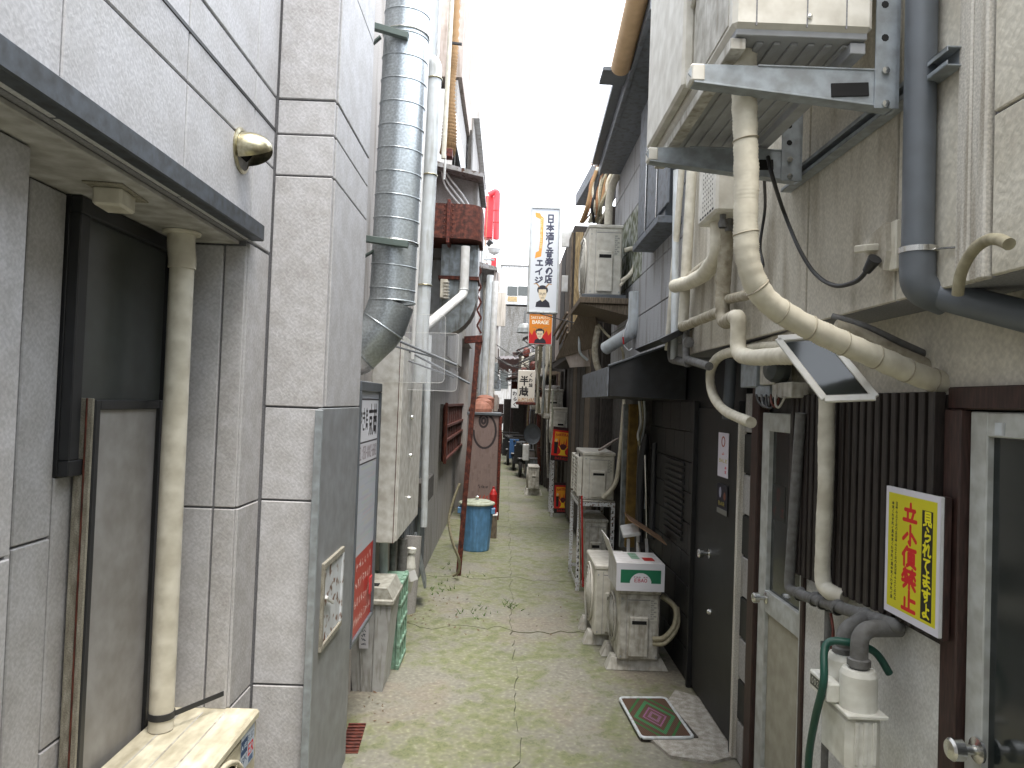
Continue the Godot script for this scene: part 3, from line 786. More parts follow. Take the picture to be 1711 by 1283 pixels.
	var gp := thing("sheet_metal_panel", "plain grey sheet-metal panel covering the lower corner of the tiled building", "panel")
	box(gp, "sheet", Vector3(W + 0.004, 0.0, -2.86), Vector3(W - 0.011, 1.70, -3.60), M.grey_metal, 0.002)
	box(gp, "corner_trim", Vector3(W + 0.010, 0.0, -2.853), Vector3(W - 0.02, 1.695, -2.867), M.bracket, 0.002)
	var h := box(gp, "hatch", Vector3(W + 0.008, 0.745, -2.985), Vector3(W + 0.003, 1.055, -3.315), M.hatch_white, 0.001)
	for q in [[0.725, 0.748, -2.965, -3.335], [1.052, 1.078, -2.965, -3.335], [0.748, 1.052, -2.965, -2.99], [0.748, 1.052, -3.31, -3.335]]:
		box(h, "hatch_frame", Vector3(W + 0.016, q[0], q[2]), Vector3(W + 0.002, q[1], q[3]), M.old_edge if q[2] == -2.965 else M.hatch_white, 0.002)
	bar(h, "latch", X(545, 998, W + 0.02), X(556, 1006, W + 0.02), 0.012, 0.014, M.white_plain)

	var mb := thing("menu_board", "tall framed light-box menu board with white upper half and red lettered lower part", "sign")
	var b0 := -3.605
	var b1 := -4.20
	var bb := 0.525
	var bt := 1.83
	box(mb, "case", Vector3(W - 0.004, bb, b0), Vector3(W - 0.06, bt, b1), M.wall_brown, 0.002)
	for q in [[bb, bb + 0.022, b0, b1], [bt - 0.05, bt, b0, b1], [bb + 0.022, bt - 0.05, b0, b0 - 0.022], [bb + 0.022, bt - 0.05, b1 + 0.03, b1]]:
		box(mb, "frame", Vector3(W + 0.010, q[0], q[2]), Vector3(W - 0.008, q[1], q[3]), M.pipe_grey, 0.003)
	im = sheet(300, 660, Color(0.74, 0.76, 0.80))
	for k in 40: im.fill_rect(Rect2i(rng.randi() % 200, 190 + rng.randi() % 240, 60 + rng.randi() % 140, 3 + rng.randi() % 10), Color(0.70 + rng.randf() * 0.07, 0.72 + rng.randf() * 0.06, 0.78))
	im.fill_rect(Rect2i(4, 22, 292, 118), Color(0.88, 0.89, 0.92))
	row(im, "やき鳥", Vector2(14, 48), Vector2(34, 56), 42, 6, Color(0.10, 0.10, 0.13))
	row(im, "京蔵", Vector2(150, 38), Vector2(56, 82), 68, 9, Color(0.08, 0.08, 0.11))
	for y in [20, 138, 196]: im.fill_rect(Rect2i(2, y, 296, 4), Color(0.22, 0.20, 0.23))
	im.fill_rect(Rect2i(4, 143, 292, 52), Color(0.85, 0.85, 0.88))
	row(im, "TEL:050-8882-6682", Vector2(10, 153), Vector2(13, 32), 16.6, 3, Color(0.35, 0.26, 0.30))
	im.fill_rect(Rect2i(0, 445, 300, 215), Color(0.72, 0.12, 0.10))
	for r in 4:
		for k in 7 + r: scribble(im, Vector2(14 + k * (270.0 / (7 + r)), 462 + r * 50), Vector2(22, 24), 3.5, Color(0.93, 0.85, 0.84))
	print_on(mb, "print", Vector3(W - 0.003, bt - 0.05, b0 - 0.022), Vector3(0, 0, b1 + 0.03 - b0 + 0.022), Vector3(0, bb + 0.022 - bt + 0.05, 0), printed(im, 0.35))
	box(mb, "led_glow_patch", X(622, 960, W + 0.014), X(616, 992, W + 0.010), M.red_duct, 0.0)  # small red LED glow, put in as a flat patch of red colour

func siding_rows(parent, called, x, thick, z0, z1, ys: Array, mats: Array):
	for j in ys.size() - 1:
		box(parent, called, Vector3(x, ys[j] + 0.003, z0), Vector3(x + thick, ys[j + 1] - 0.003, z1), mats[j % mats.size()], 0.004)

func build_left_mid():
	var o := thing("plaster_building", "tall narrow house with stained pale plaster wall behind the galvanised duct", "building")
	box(o, "wall", Vector3(-0.86, 0, -3.602), Vector3(-3.0, 5.5, -7.6), M.wall_b, 0.0)
	box(o, "plinth", Vector3(-0.835, 0, -5.9), Vector3(-0.862, 1.0, -7.59), M.wall_grey, 0.004)
	for k in 3: box(o, "pilaster", Vector3(-0.80 + 0.01 * k, 0.0, -5.95 - k * 0.52), Vector3(-0.862, 2.35, -6.12 - k * 0.52), [M.wall_grey, M.wall_b, M.galv_dull][k], 0.004)
	box(o, "lattice_pane", Vector3(-0.70, 0.78, -6.6), Vector3(-0.862, 1.0, -7.5), M.wall_dark, 0.004)
	box(o, "metal_cladding", Vector3(-0.66, 3.4, -5.05), Vector3(-0.862, 6.2, -5.9), M.galv_dull, 0.004)
	box(o, "cover_strip", Vector3(-0.645, 2.6, -5.905), Vector3(-0.80, 6.2, -5.96), M.white_plain, 0.003)

	var d := thing("exhaust_duct", "large round galvanised spiral exhaust duct climbing the wall beside the menu board", "duct")
	var dz := 4.08
	var top := Z(686, -70, dz)
	var low := Z(655, 505, dz)
	var r := 0.124
	tube(d, "duct_body", [top, low], r, M.galv, 40)
	var e1 := Z(640, 548, dz)
	var e2 := Z(596, 590, dz)
	var e3 := Z(540, 612, dz)
	tube(d, "elbow", [low, low.lerp(e1, 0.9), e1.lerp(e2, 0.15), e2, e3], r * 1.015, M.galv, 40)
	var ax := (top - low).normalized()
	for k in 15:
		var st := new_st()
		ring_into(st, low + ax * (0.07 + 0.128 * k), (ax + Vector3(0.05, 0, 0.06)).normalized(), r + 0.0015, 0.0032, 40)
		commit(d, "seam", st, M.galv)
	for q in [[low, ax], [e1.lerp(low, 0.08), (low - e2).normalized()], [e2.lerp(e1, 0.15), (e1 - e3).normalized()]]:
		var st := new_st()
		ring_into(st, q[0], q[1], r * 1.02, 0.005, 40)
		commit(d, "joint_ring", st, M.galv)
	for y in [57, 405]:
		var a := Z(632, y, dz - 0.02)
		var b := Z(682, y + 4, dz - r - 0.02)
		var br := bar(d, "bracket", Vector3(-0.87, a.y, -dz + r + 0.02), Vector3(b.x, b.y, -dz + r + 0.02), 0.04, 0.034, M.green_steel)
		bar(br, "brace", Vector3(-0.87, a.y - 0.13, -dz + 0.05), Vector3(a.x + 0.02, a.y - 0.03, -dz + 0.05), 0.03, 0.012, M.green_steel)
		var st := new_st()
		ring_into(st, low + ax * ((a.y - low.y) / ax.y), ax, r + 0.003, 0.006, 40)
		commit(d, "band_clamp", st, M.steel)

	var wp := thing("vent_pipe", "pale grey plastic pipe with brass clips and a bent top behind the big duct", "pipe")
	var p0 := Z(728, 100, 5.1)
	var p1 := Z(701, 640, 5.1)
	tube(wp, "pipe", elbows([p0 + Vector3(-0.16, 0.0, -0.05), p0, p1], 0.09, 8), 0.047, M.pipe_light, 20)
	for f in [0.06, 0.36, 0.70]:
		var st := new_st()
		ring_into(st, p0.lerp(p1, f), (p0 - p1).normalized(), 0.049, 0.006, 20)
		commit(wp, "clip", st, M.brass)
	for q in [[[722, -60, 4.75], [689, 600, 4.75], 0.013, "white_plain", "thin white conduit running straight up between the big duct and the vent pipe"], [[757, -40, 6.0], [741, 265, 6.0], 0.02, "cream", "slim cream conduit beside the rope-like bundle of cables"], [[716, 560, 6.3], [708, 880, 6.3], 0.03, "pipe_light", "short grey drainpipe on the stained wall past the white cabinet"]]:
		tag(tube(self, "conduit", PX([q[0], q[1]]), q[2], M[q[3]], 12), q[4], "pipe")

	var bd := thing("cable_bundle", "thick brown rope-bound bundle of old cables hanging down the left facades", "cable")
	var rp := PX([[764, -40, 6.3], [759, 80, 6.3], [755, 130, 6.3], [752, 190, 6.3], [750, 240, 6.3], [747, 258, 6.3]])
	var path := smooth(rp, 40)
	var rad := []
	for i in path.size():
		var t := float(i) / path.size()
		rad.append((0.034 + 0.026 * smoothstep(0.45, 0.75, t)) * (1.0 + 0.17 * sin(i * 1.45)))
	tube(bd, "bundle", path, rad, M.rope, 14)
	tube(bd, "cable", smooth(PX([[757, 150, 6.3], [744, 205, 6.3], [744, 262, 6.2], [742, 300, 6.2]])), 0.010, M.white_plain, 8)
	box(bd, "junction_box", Z(741, 247, 6.2), Z(757, 268, 6.3), M.rust_red, 0.005)
	bar(bd, "standoff", Z(748, 71, 6.1), Z(772, 74, 6.1), 0.02, 0.02, M.black_frame)

	var cb := thing("switch_cabinet", "tall off-white metal switch cabinet with latches, hung on the wall above gas pipes", "cabinet")
	var y0 := Z(665, 908, 4.7).y
	box(cb, "body", Vector3(-0.675, y0, -4.70), Vector3(-0.86, 2.16, -5.85), M.white_metal, 0.006)
	box(cb, "door", Vector3(-0.663, y0 + 0.01, -4.715), Vector3(-0.676, 2.15, -5.26), M.white_metal, 0.004)
	box(cb, "door", Vector3(-0.663, y0 + 0.01, -5.272), Vector3(-0.676, 2.15, -5.84), M.white_metal, 0.004)
	for y in [1.05, 1.35, 1.62]: lathe(cb, "latch", Vector3(-0.664, y, -5.22), [[0.016, 0], [0.014, 0.014], [0.0, 0.016]], M.steel, Vector3(1, 0, 0), 10)
	box(cb, "seam", Vector3(-0.682, y0, -4.698), Vector3(-0.686, 2.155, -4.702), M.rust, 0.0)

	var ut := thing("gas_pipework", "dark corroded gas pipes and a small pale regulator under the white cabinet", "pipe")
	for k in 3:
		tube(ut, "pipe", elbows(PX([[641 + k * 16, 900, 5.0 + 0.15 * k], [640 + k * 15, 985 + k * 6, 5.0 + 0.15 * k], [637 + k * 15, 1075 - k * 10, 5.0 + 0.15 * k]]), 0.05), [0.030, 0.024, 0.035][k], [M.pipe_light, M.pipe_old, M.pipe_old][k], 14)
	var rg := Z(681, 955, 5.5)
	lathe(ut, "regulator", rg - Vector3(0, 0.16, 0), [[0.0, 0.0], [0.03, 0.01], [0.042, 0.10], [0.045, 0.2], [0.03, 0.27], [0.022, 0.30], [0.034, 0.31], [0.034, 0.34], [0.0, 0.35]], M.meter, Vector3(0.08, 1, 0.05).normalized(), 18)
	obox(ut, "paper_tag", Z(690, 962, 5.42), Vector3(0.055, 0.075, 0.002), Vector3(0, 0.3, 0.35), M.paper, 0.0)
	tag(tube(self, "concrete_post", PX([[688, 895, 6.2], [676, 1032, 6.1]]), 0.085, M.wall_grey, 20), "stained round concrete stub post beside the gas pipes", "post")
	tag(obox(self, "tilted_sheet", Z(702, 935, 6.35), Vector3(0.02, 0.42, 0.30), Vector3(0.05, 0.1, 0.25), M.galv_dull, 0.003), "warped grey metal sheet propped against the left wall base", "sheet")

	# clear rain guards on rods
	for q in [[[598, 524], [745, 526], [742, 640], [598, 637], 4.46, "large clear plastic sheet fixed upright beside the duct elbow"], [[655, 555], [767, 557], [763, 654], [652, 650], 4.95, "clear plastic sheet with rounded corner, the farther of the two rain guards"]]:
		var t := thing("rain_guard", q[5], "plastic sheet")
		var c := []
		for k in 4: c.append(Z(q[k][0], q[k][1], q[4]))
		var rim := []
		for k in 4:
			var a: Vector3 = c[k].lerp(c[(k + 3) % 4], 0.07)
			var b: Vector3 = c[k].lerp(c[(k + 1) % 4], 0.07)
			for s in 5: rim.append(a.lerp(c[k], s / 4.0).lerp(c[k].lerp(b, s / 4.0), s / 4.0))
		var st := new_st()
		var mid: Vector3 = (c[0] + c[2]) / 2
		for k in rim.size(): tri(st, mid, rim[k], rim[(k + 1) % rim.size()], Vector3(0, 0, 1))
		commit(t, "sheet", st, M.acrylic)
		rim.append(rim[0])
		tube(t, "edge", rim, 0.0013, M.white_plain, 5)
		tube(t, "rod", [Z(q[0][0] - 2, q[0][1] + 16, q[4] - 0.02), Z(q[1][0] + 18, q[1][1] + 84, q[4] + 0.05)], 0.008, M.pipe_grey, 8)
		tube(t, "rod", [Z(q[0][0] + 2, q[0][1] + 38, q[4] - 0.02), Z(q[1][0] - 8, q[1][1] + 74, q[4] + 0.05)], 0.006, M.pipe_grey, 8)

	var bn := thing("litter_bin", "slim grey plastic litter bin with a dirty swing lid under the menu board", "bin")
	var st := new_st()
	var bot := [Vector3(-0.85, 0.0, -4.43), Vector3(-0.672, 0.0, -4.43), Vector3(-0.672, 0.0, -4.72), Vector3(-0.85, 0.0, -4.72)]
	var up := [Vector3(-0.90, 0.53, -4.39), Vector3(-0.632, 0.53, -4.39), Vector3(-0.632, 0.53, -4.76), Vector3(-0.90, 0.53, -4.76)]
	for k in 4:
		var j := (k + 1) % 4
		quad(st, bot[k], bot[j], up[j], up[k], (bot[j] - bot[k]).cross(Vector3.UP).normalized() * -1.0)
	quad(st, bot[0], bot[1], bot[2], bot[3], Vector3.DOWN)
	commit(bn, "bin_body", st, M.bin_grey)
	for x in [0.30, 0.66]:
		var a: Vector3 = bot[0].lerp(bot[1], x)
		var b: Vector3 = up[0].lerp(up[1], x)
		bar(bn, "groove_rib", a + Vector3(0, 0.01, 0.003), b + Vector3(0, -0.01, 0.003), 0.006, 0.006, M.bin_grey, Vector3.BACK)
	box(bn, "rim", Vector3(-0.915, 0.525, -4.375), Vector3(-0.618, 0.56, -4.775), M.bin_lid, 0.01)
	st = new_st()
	prism_into(st, [Vector3(-0.90, 0.56, -4.385), Vector3(-0.625, 0.56, -4.385), Vector3(-0.66, 0.625, -4.385), Vector3(-0.87, 0.625, -4.385)], Vector3(0, 0, -0.375))
	commit(bn, "swing_lid", st, M.bin_lid)
	box(bn, "lid_slot", Vector3(-0.84, 0.6255, -4.43), Vector3(-0.72, 0.627, -4.50), M.hole, 0.0)
	var im := sheet(40, 90, Color(0.75, 0.75, 0.78))
	for k in 5: scribble(im, Vector2(8, 8 + k * 15), Vector2(22, 11), 2, Color(0.2, 0.22, 0.28))
	print_on(bn, "label_sticker", Vector3(-0.815, 0.42, -4.388), Vector3(0.055, 0, 0), Vector3(0, -0.155, -0.011), printed(im))

	var cr := thing("plastic_crate", "pale green plastic bottle crate stood on end behind the grey litter bin", "crate")
	box(cr, "back_wall", Vector3(-0.93, 0.0, -4.80), Vector3(-0.65, 0.56, -5.12), M.crate_green, 0.004)
	for k in 5: box(cr, "rail", Vector3(-0.651, 0.01 + k * 0.13, -4.79), Vector3(-0.625, 0.035 + k * 0.13, -5.13), M.crate_green, 0.004)
	for k in 4: box(cr, "upright", Vector3(-0.652, 0.0, -4.792 - k * 0.105), Vector3(-0.628, 0.565, -4.812 - k * 0.105), M.crate_green, 0.003)

	# ---- the cluttered stretch with the rusty ducts
	var c := thing("stepped_house", "narrow house with brownish overhanging upper floor and white boards below", "building")
	box(c, "upper_floor", Vector3(-0.58, Z(788, 168, 8.2).y, -7.61), Vector3(-3.0, 6.6, -9.6), M.wall_brown, 0.0)
	var wy := Z(775, 275, 8.4).y
	siding_rows(c, "wall_board", -0.62, -0.03, -7.62, -10.0, [2.2, wy, 3.9, 4.35, 4.75, 5.1], [M.wall_grey, M.wall_white])
	box(c, "core", Vector3(-0.64, 2.2, -7.625), Vector3(-3.0, 5.0, -10.0), M.wall_white, 0.0)
	box(c, "lower_wall", Vector3(-0.77, 0, -7.61), Vector3(-3.0, 2.2, -11.9), M.wall_grey, 0.0)
	box(c, "downpipe", Vector3(-0.55, 4.6, -9.3), Vector3(-0.60, 5.2, -9.62), M.wall_dark, 0.003)
	var gb := thing("grey_lean_to", "grey boxed-in wall section under a small tin canopy roof", "building")
	var ga := Z(749, 290, 7.55)
	var gb2 := Z(798, 352, 7.55)
	box(gb, "wall", Vector3(-0.86, 3.2, -7.5), Vector3(gb2.x, ga.y, -8.3), M.wall_grey, 0.004)
	var ra := Z(734, 272, 7.3)
	var rb := Z(808, 290, 7.3)
	prism(gb, "roof", [Vector3(-0.90, ra.y + 0.03, -7.25), Vector3(rb.x, rb.y - 0.01, -7.25), Vector3(rb.x, rb.y - 0.05, -7.25), Vector3(-0.90, ra.y - 0.02, -7.25)], Vector3(0, 0, -1.2), M.tin)
	for k in 3: tube(gb, "cable", smooth(PX([[738 + k * 3, 285, 7.4], [744 + k * 4, 310 - k * 6, 7.4], [762 + k * 6, 335 - k * 4, 7.4], [773 + k * 6, 346, 7.4]])), 0.010, M.white_plain, 8)

	var rd := thing("rusty_duct", "horizontal rust-brown sheet duct with riveted flange and rounded end", "duct")
	var ya := Z(770, 345, 7.1).y
	var yb := Z(770, 402, 7.1).y
	var xr := Z(806, 375, 7.1).x
	var out := [Vector3(-0.87, yb, -7.0), Vector3(xr - 0.16, yb, -7.0)]
	for k in 7: out.append(Vector3(xr - 0.16 + 0.16 * sin(PI / 2 * k / 6), yb, -7.16 + 0.16 * cos(PI / 2 * k / 6)))
	out += [Vector3(xr, yb, -7.55), Vector3(-0.87, yb, -7.55)]
	prism(rd, "duct_body", out, Vector3(0, ya - yb, 0), M.rust)
	var fx := Z(749, 380, 7.0).x
	box(rd, "flange", Vector3(fx - 0.016, yb - 0.05, -6.975), Vector3(fx + 0.016, ya + 0.035, -7.3), M.rust_red, 0.003)
	for k in 8:
		for s in [-0.04, 0.04]: lathe(rd, "rivet", Vector3(fx + s, lerpf(yb + 0.02, ya - 0.02, k / 7.0), -7.0), [[0.008, 0.0], [0.006, 0.004], [0.0, 0.006]], M.rust_red, Vector3(0, 0, 1), 8)
	var gd := thing("grey_square_duct", "weathered zinc square duct curving down under the rusty duct", "duct")
	var s0 := Z(748, 415, 7.3)
	var s1 := Z(795, 560, 7.3)
	var o2 := [Vector3(s0.x - 0.05, yb - 0.02, -7.2), Vector3(s1.x, yb - 0.02, -7.2), Vector3(s1.x, lerpf(yb, s1.y, 0.45), -7.2)]
	for k in 8: o2.append(Vector3(s1.x - 0.30 + 0.30 * cos(PI / 2 * k / 7), lerpf(yb, s1.y, 0.55) - (lerpf(yb, s1.y, 0.55) - s1.y) * sin(PI / 2 * k / 7), -7.2))
	o2.append(Vector3(s0.x - 0.05, s1.y, -7.2))
	prism(gd, "duct_body", o2, Vector3(0, 0, -0.35), M.galv_dull)
	box(gd, "flange", Vector3(s0.x - 0.07, Z(770, 468, 7.2).y, -7.17), Vector3(s1.x + 0.015, Z(770, 462, 7.2).y, -7.57), M.rust, 0.002)
	box(gd, "vent_grille", Z(736, 466, 7.1), Z(750, 502, 7.3), M.cream, 0.003)
	for k in 6: box(gd, "slat", Z(741, 470 + k * 5.3, 7.08), Z(751, 472.4 + k * 5.3, 7.1), M.ac, 0.001)
	box(gd, "yellow_panel", Z(738, 418, 7.5), Z(752, 462, 7.6), M.plywood, 0.002)

	var bp := thing("bent_pipe", "white pipe dropping from the rusty duct and slanting to the vent pipe", "pipe")
	tube(bp, "pipe", elbows(PX([[778, 412, 6.9], [775, 492, 6.9], [703, 552, 6.2]]), 0.06, 6), 0.042, M.white_plain, 18)
	var el := new_st()
	ring_into(el, Z(775, 484, 6.9), Vector3.UP, 0.043, 0.006, 18)
	ring_into(el, Z(766, 502, 6.83), Vector3(0.8, 0.6, 0.2).normalized(), 0.043, 0.006, 18)
	commit(bp, "coupling", el, M.pipe_light)

	var po := thing("rusty_post", "slim rusty iron post with a triangular top bracket standing behind the hose", "post")
	bar(po, "post", Y(766, 961, 0.0), Z(799, 572, 7.4), 0.05, 0.05, M.rust, Vector3.BACK)
	bar(po, "crossbar", Z(776, 568, 7.4), Z(806, 566, 7.4), 0.06, 0.07, M.rust_red, Vector3.UP)
	prism(po, "bracket", [Z(806, 570, 7.38), Z(803, 590, 7.38), Z(792, 612, 7.38), Z(794, 572, 7.38)], Vector3(0, 0, -0.03), M.rust)
	for k in 9: bar(po, "lattice", Z(797 + (k % 2) * 7, 440 + k * 13, 7.9), Z(797 + ((k + 1) % 2) * 7, 453 + k * 13, 7.9), 0.02, 0.012, M.rust_red, Vector3.BACK)
	tag(tube(self, "hose", smooth(PX([[768, 808, 7.1], [757, 838, 7.1], [750, 870, 7.1], [756, 905, 7.1], [767, 935, 7.15], [766, 955, 7.25], [757, 962, 7.3]])), 0.013, M.hose_tan, 10), "stiff tan hose curving down beside the slim rusty post", "hose")

	var lw := thing("lattice_window", "rusty brown wooden lattice window guard on the left wall", "window")
	var q0 := X(745, 700, -0.70)
	var q1 := X(777, 760, -0.70)
	var ly0 := 1.02
	var ly1 := 1.70
	box(lw, "back", Vector3(-0.74, ly0, q0.z), Vector3(-0.86, ly1, q1.z), M.wall_dark, 0.0)
	for k in 13: box(lw, "slat", Vector3(-0.705, ly0, lerpf(q0.z, q1.z, k / 13.0)), Vector3(-0.73, ly1, lerpf(q0.z, q1.z, (k + 0.72) / 13.0)), M.rust_wood, 0.003)
	for y in [ly0, 1.25, 1.42, ly1 - 0.03]: box(lw, "rail", Vector3(-0.68, y, q0.z + 0.03), Vector3(-0.708, y + 0.035, q1.z - 0.03), M.rust_wood, 0.003)
	for z in [q0.z + 0.03, q1.z]: box(lw, "stile", Vector3(-0.678, ly0 - 0.02, z), Vector3(-0.712, ly1 + 0.02, z - 0.05), M.rust_wood, 0.003)
	var cw := thing("corrugated_skirt", "dark blue-grey corrugated sheet along the foot of the left wall", "cladding")
	for k in 26: box(cw, "rib", Vector3(-0.795 + (0.012 if k % 2 else 0.0), 0.0, -5.95 - k * 0.063), Vector3(-0.83, 0.86, -6.01 - k * 0.063), M.pipe_grey, 0.006)

	var lk := thing("steel_locker", "tall brown steel locker with painted swirl graffiti, blocking half the alley", "locker")
	var l0 := Y(784, 872, 0.0)
	var l1 := Y(828, 868, 0.0)
	var lt: float = Z(805, 690, 11.0).y
	box(lk, "body", Vector3(-0.55, 0.0, -11.0), Vector3(l1.x, lt - 0.03, -11.6), M.locker, 0.006)
	box(lk, "top_plate", Vector3(-0.57, lt - 0.03, -10.97), Vector3(l1.x + 0.03, lt + 0.01, -11.62), M.pipe_grey, 0.004)
	box(lk, "side_rail", Vector3(l1.x + 0.002, 0.0, -10.98), Vector3(l1.x + 0.045, lt - 0.04, -11.1), M.rust_red, 0.004)
	im = sheet(120, 400, Color(0.51, 0.44, 0.42))
	for k in 500: im.fill_rect(Rect2i(rng.randi() % 120, rng.randi() % 400, 1 + rng.randi() % 10, 2 + rng.randi() % 26), Color(0.51, 0.44, 0.42).lerp([Color(0.42, 0.34, 0.32), Color(0.57, 0.50, 0.47)][k % 2], rng.randf() * 0.45))
	for ring in [[60, 20, 16], [60, 20, 7], [66, 60, 44]]:
		for k in 26:
			if ring[2] == 44 and k > 17: continue
			var a: Vector2 = Vector2(ring[0], ring[1]) + Vector2(cos(TAU * k / 26 - 1.2), sin(TAU * k / 26 - 1.2) * 1.5) * ring[2]
			var b: Vector2 = Vector2(ring[0], ring[1]) + Vector2(cos(TAU * (k + 1) / 26 - 1.2), sin(TAU * (k + 1) / 26 - 1.2) * 1.5) * ring[2]
			stroke(im, a, b, 8, Color(0.20, 0.17, 0.18))
	for k in 3:
		scribble(im, Vector2(48 + k * 14, 268), Vector2(14, 16), 2, Color(0.25, 0.21, 0.22))
		scribble(im, Vector2(52 + k * 14, 308), Vector2(14, 24), 2.5, Color(0.72, 0.25, 0.20))
	print_on(lk, "painted_front", Vector3(-0.545, lt - 0.04, -10.996), Vector3(l1.x + 0.545 - 0.006, 0, 0), Vector3(0, -lt + 0.05, 0), printed(im, 0.6))
	for k in 3:
		var dc := Z(808 + k * 4 - 5, 676 - k * 8, 11.3 + 0.12 * k)
		tag(lathe(self, "clay_dome", Vector3(dc.x, lt + 0.011 + 0.05 * k, dc.z), [[0.185 - 0.02 * k, 0.0], [0.18 - 0.02 * k, 0.05], [0.14, 0.12], [0.08, 0.158], [0.0, 0.17]], M.clay, Vector3(0.05 * (k - 1), 1, 0).normalized(), 26), "reddish brown dome-shaped clay cover piled on top of the brown locker", "cover", "clay covers on the locker")
	var bk := thing("plastic_bucket", "big blue lidded plastic bucket standing in front of the brown locker", "bucket")
	var bc := Y(794, 918, 0.0)
	lathe(bk, "tub", bc, [[0.0, 0.004], [0.155, 0.0], [0.16, 0.01], [0.195, 0.5], [0.20, 0.54]], M.blue_plastic, Vector3.UP, 36)
	for k in 10:
		var g := Vector3(cos(TAU * k / 10), 0, sin(TAU * k / 10))
		bar(bk, "rib", bc + g * 0.159 + Vector3(0, 0.02, 0), bc + g * 0.195 + Vector3(0, 0.49, 0), 0.012, 0.008, M.blue_plastic, g)
	lathe(bk, "lid", bc + Vector3(0, 0.535, 0), [[0.212, 0.0], [0.217, 0.012], [0.21, 0.026], [0.17, 0.032], [0.16, 0.045], [0.0, 0.055]], M.lid_green, Vector3.UP, 36)
	lathe(bk, "lid_knob", bc + Vector3(0, 0.585, 0), [[0.02, 0.0], [0.014, 0.02], [0.025, 0.04], [0.0, 0.05]], M.steel, Vector3.UP, 12)
	for s in [-1, 1]: obox(bk, "handle", bc + Vector3(0.195 * s, 0.47, 0.06), Vector3(0.05, 0.07, 0.10), Vector3.ZERO, M.blue_plastic, 0.008)
	var ex := thing("fire_extinguisher", "small red fire extinguisher beside the blue bucket at the locker foot", "fire extinguisher")
	var ec := Z(823, 866, 9.6)
	lathe(ex, "cylinder", Vector3(ec.x, 0.30, ec.z), [[0.0, 0.0], [0.05, 0.005], [0.052, 0.25], [0.03, 0.30], [0.015, 0.32], [0.015, 0.35], [0.0, 0.35]], M.red_paint, Vector3.UP, 18)
	var wb := thing("small_box", "small white-topped wooden box on the ground right of the blue bucket", "box")
	box(wb, "carton", Vector3(ec.x - 0.085, 0.0, ec.z + 0.11), Vector3(ec.x + 0.06, 0.285, ec.z - 0.12), M.old_wood, 0.004)
	box(wb, "top_sheet", Vector3(ec.x - 0.09, 0.286, ec.z + 0.115), Vector3(ec.x + 0.065, 0.30, ec.z - 0.125), M.white_plain, 0.004)

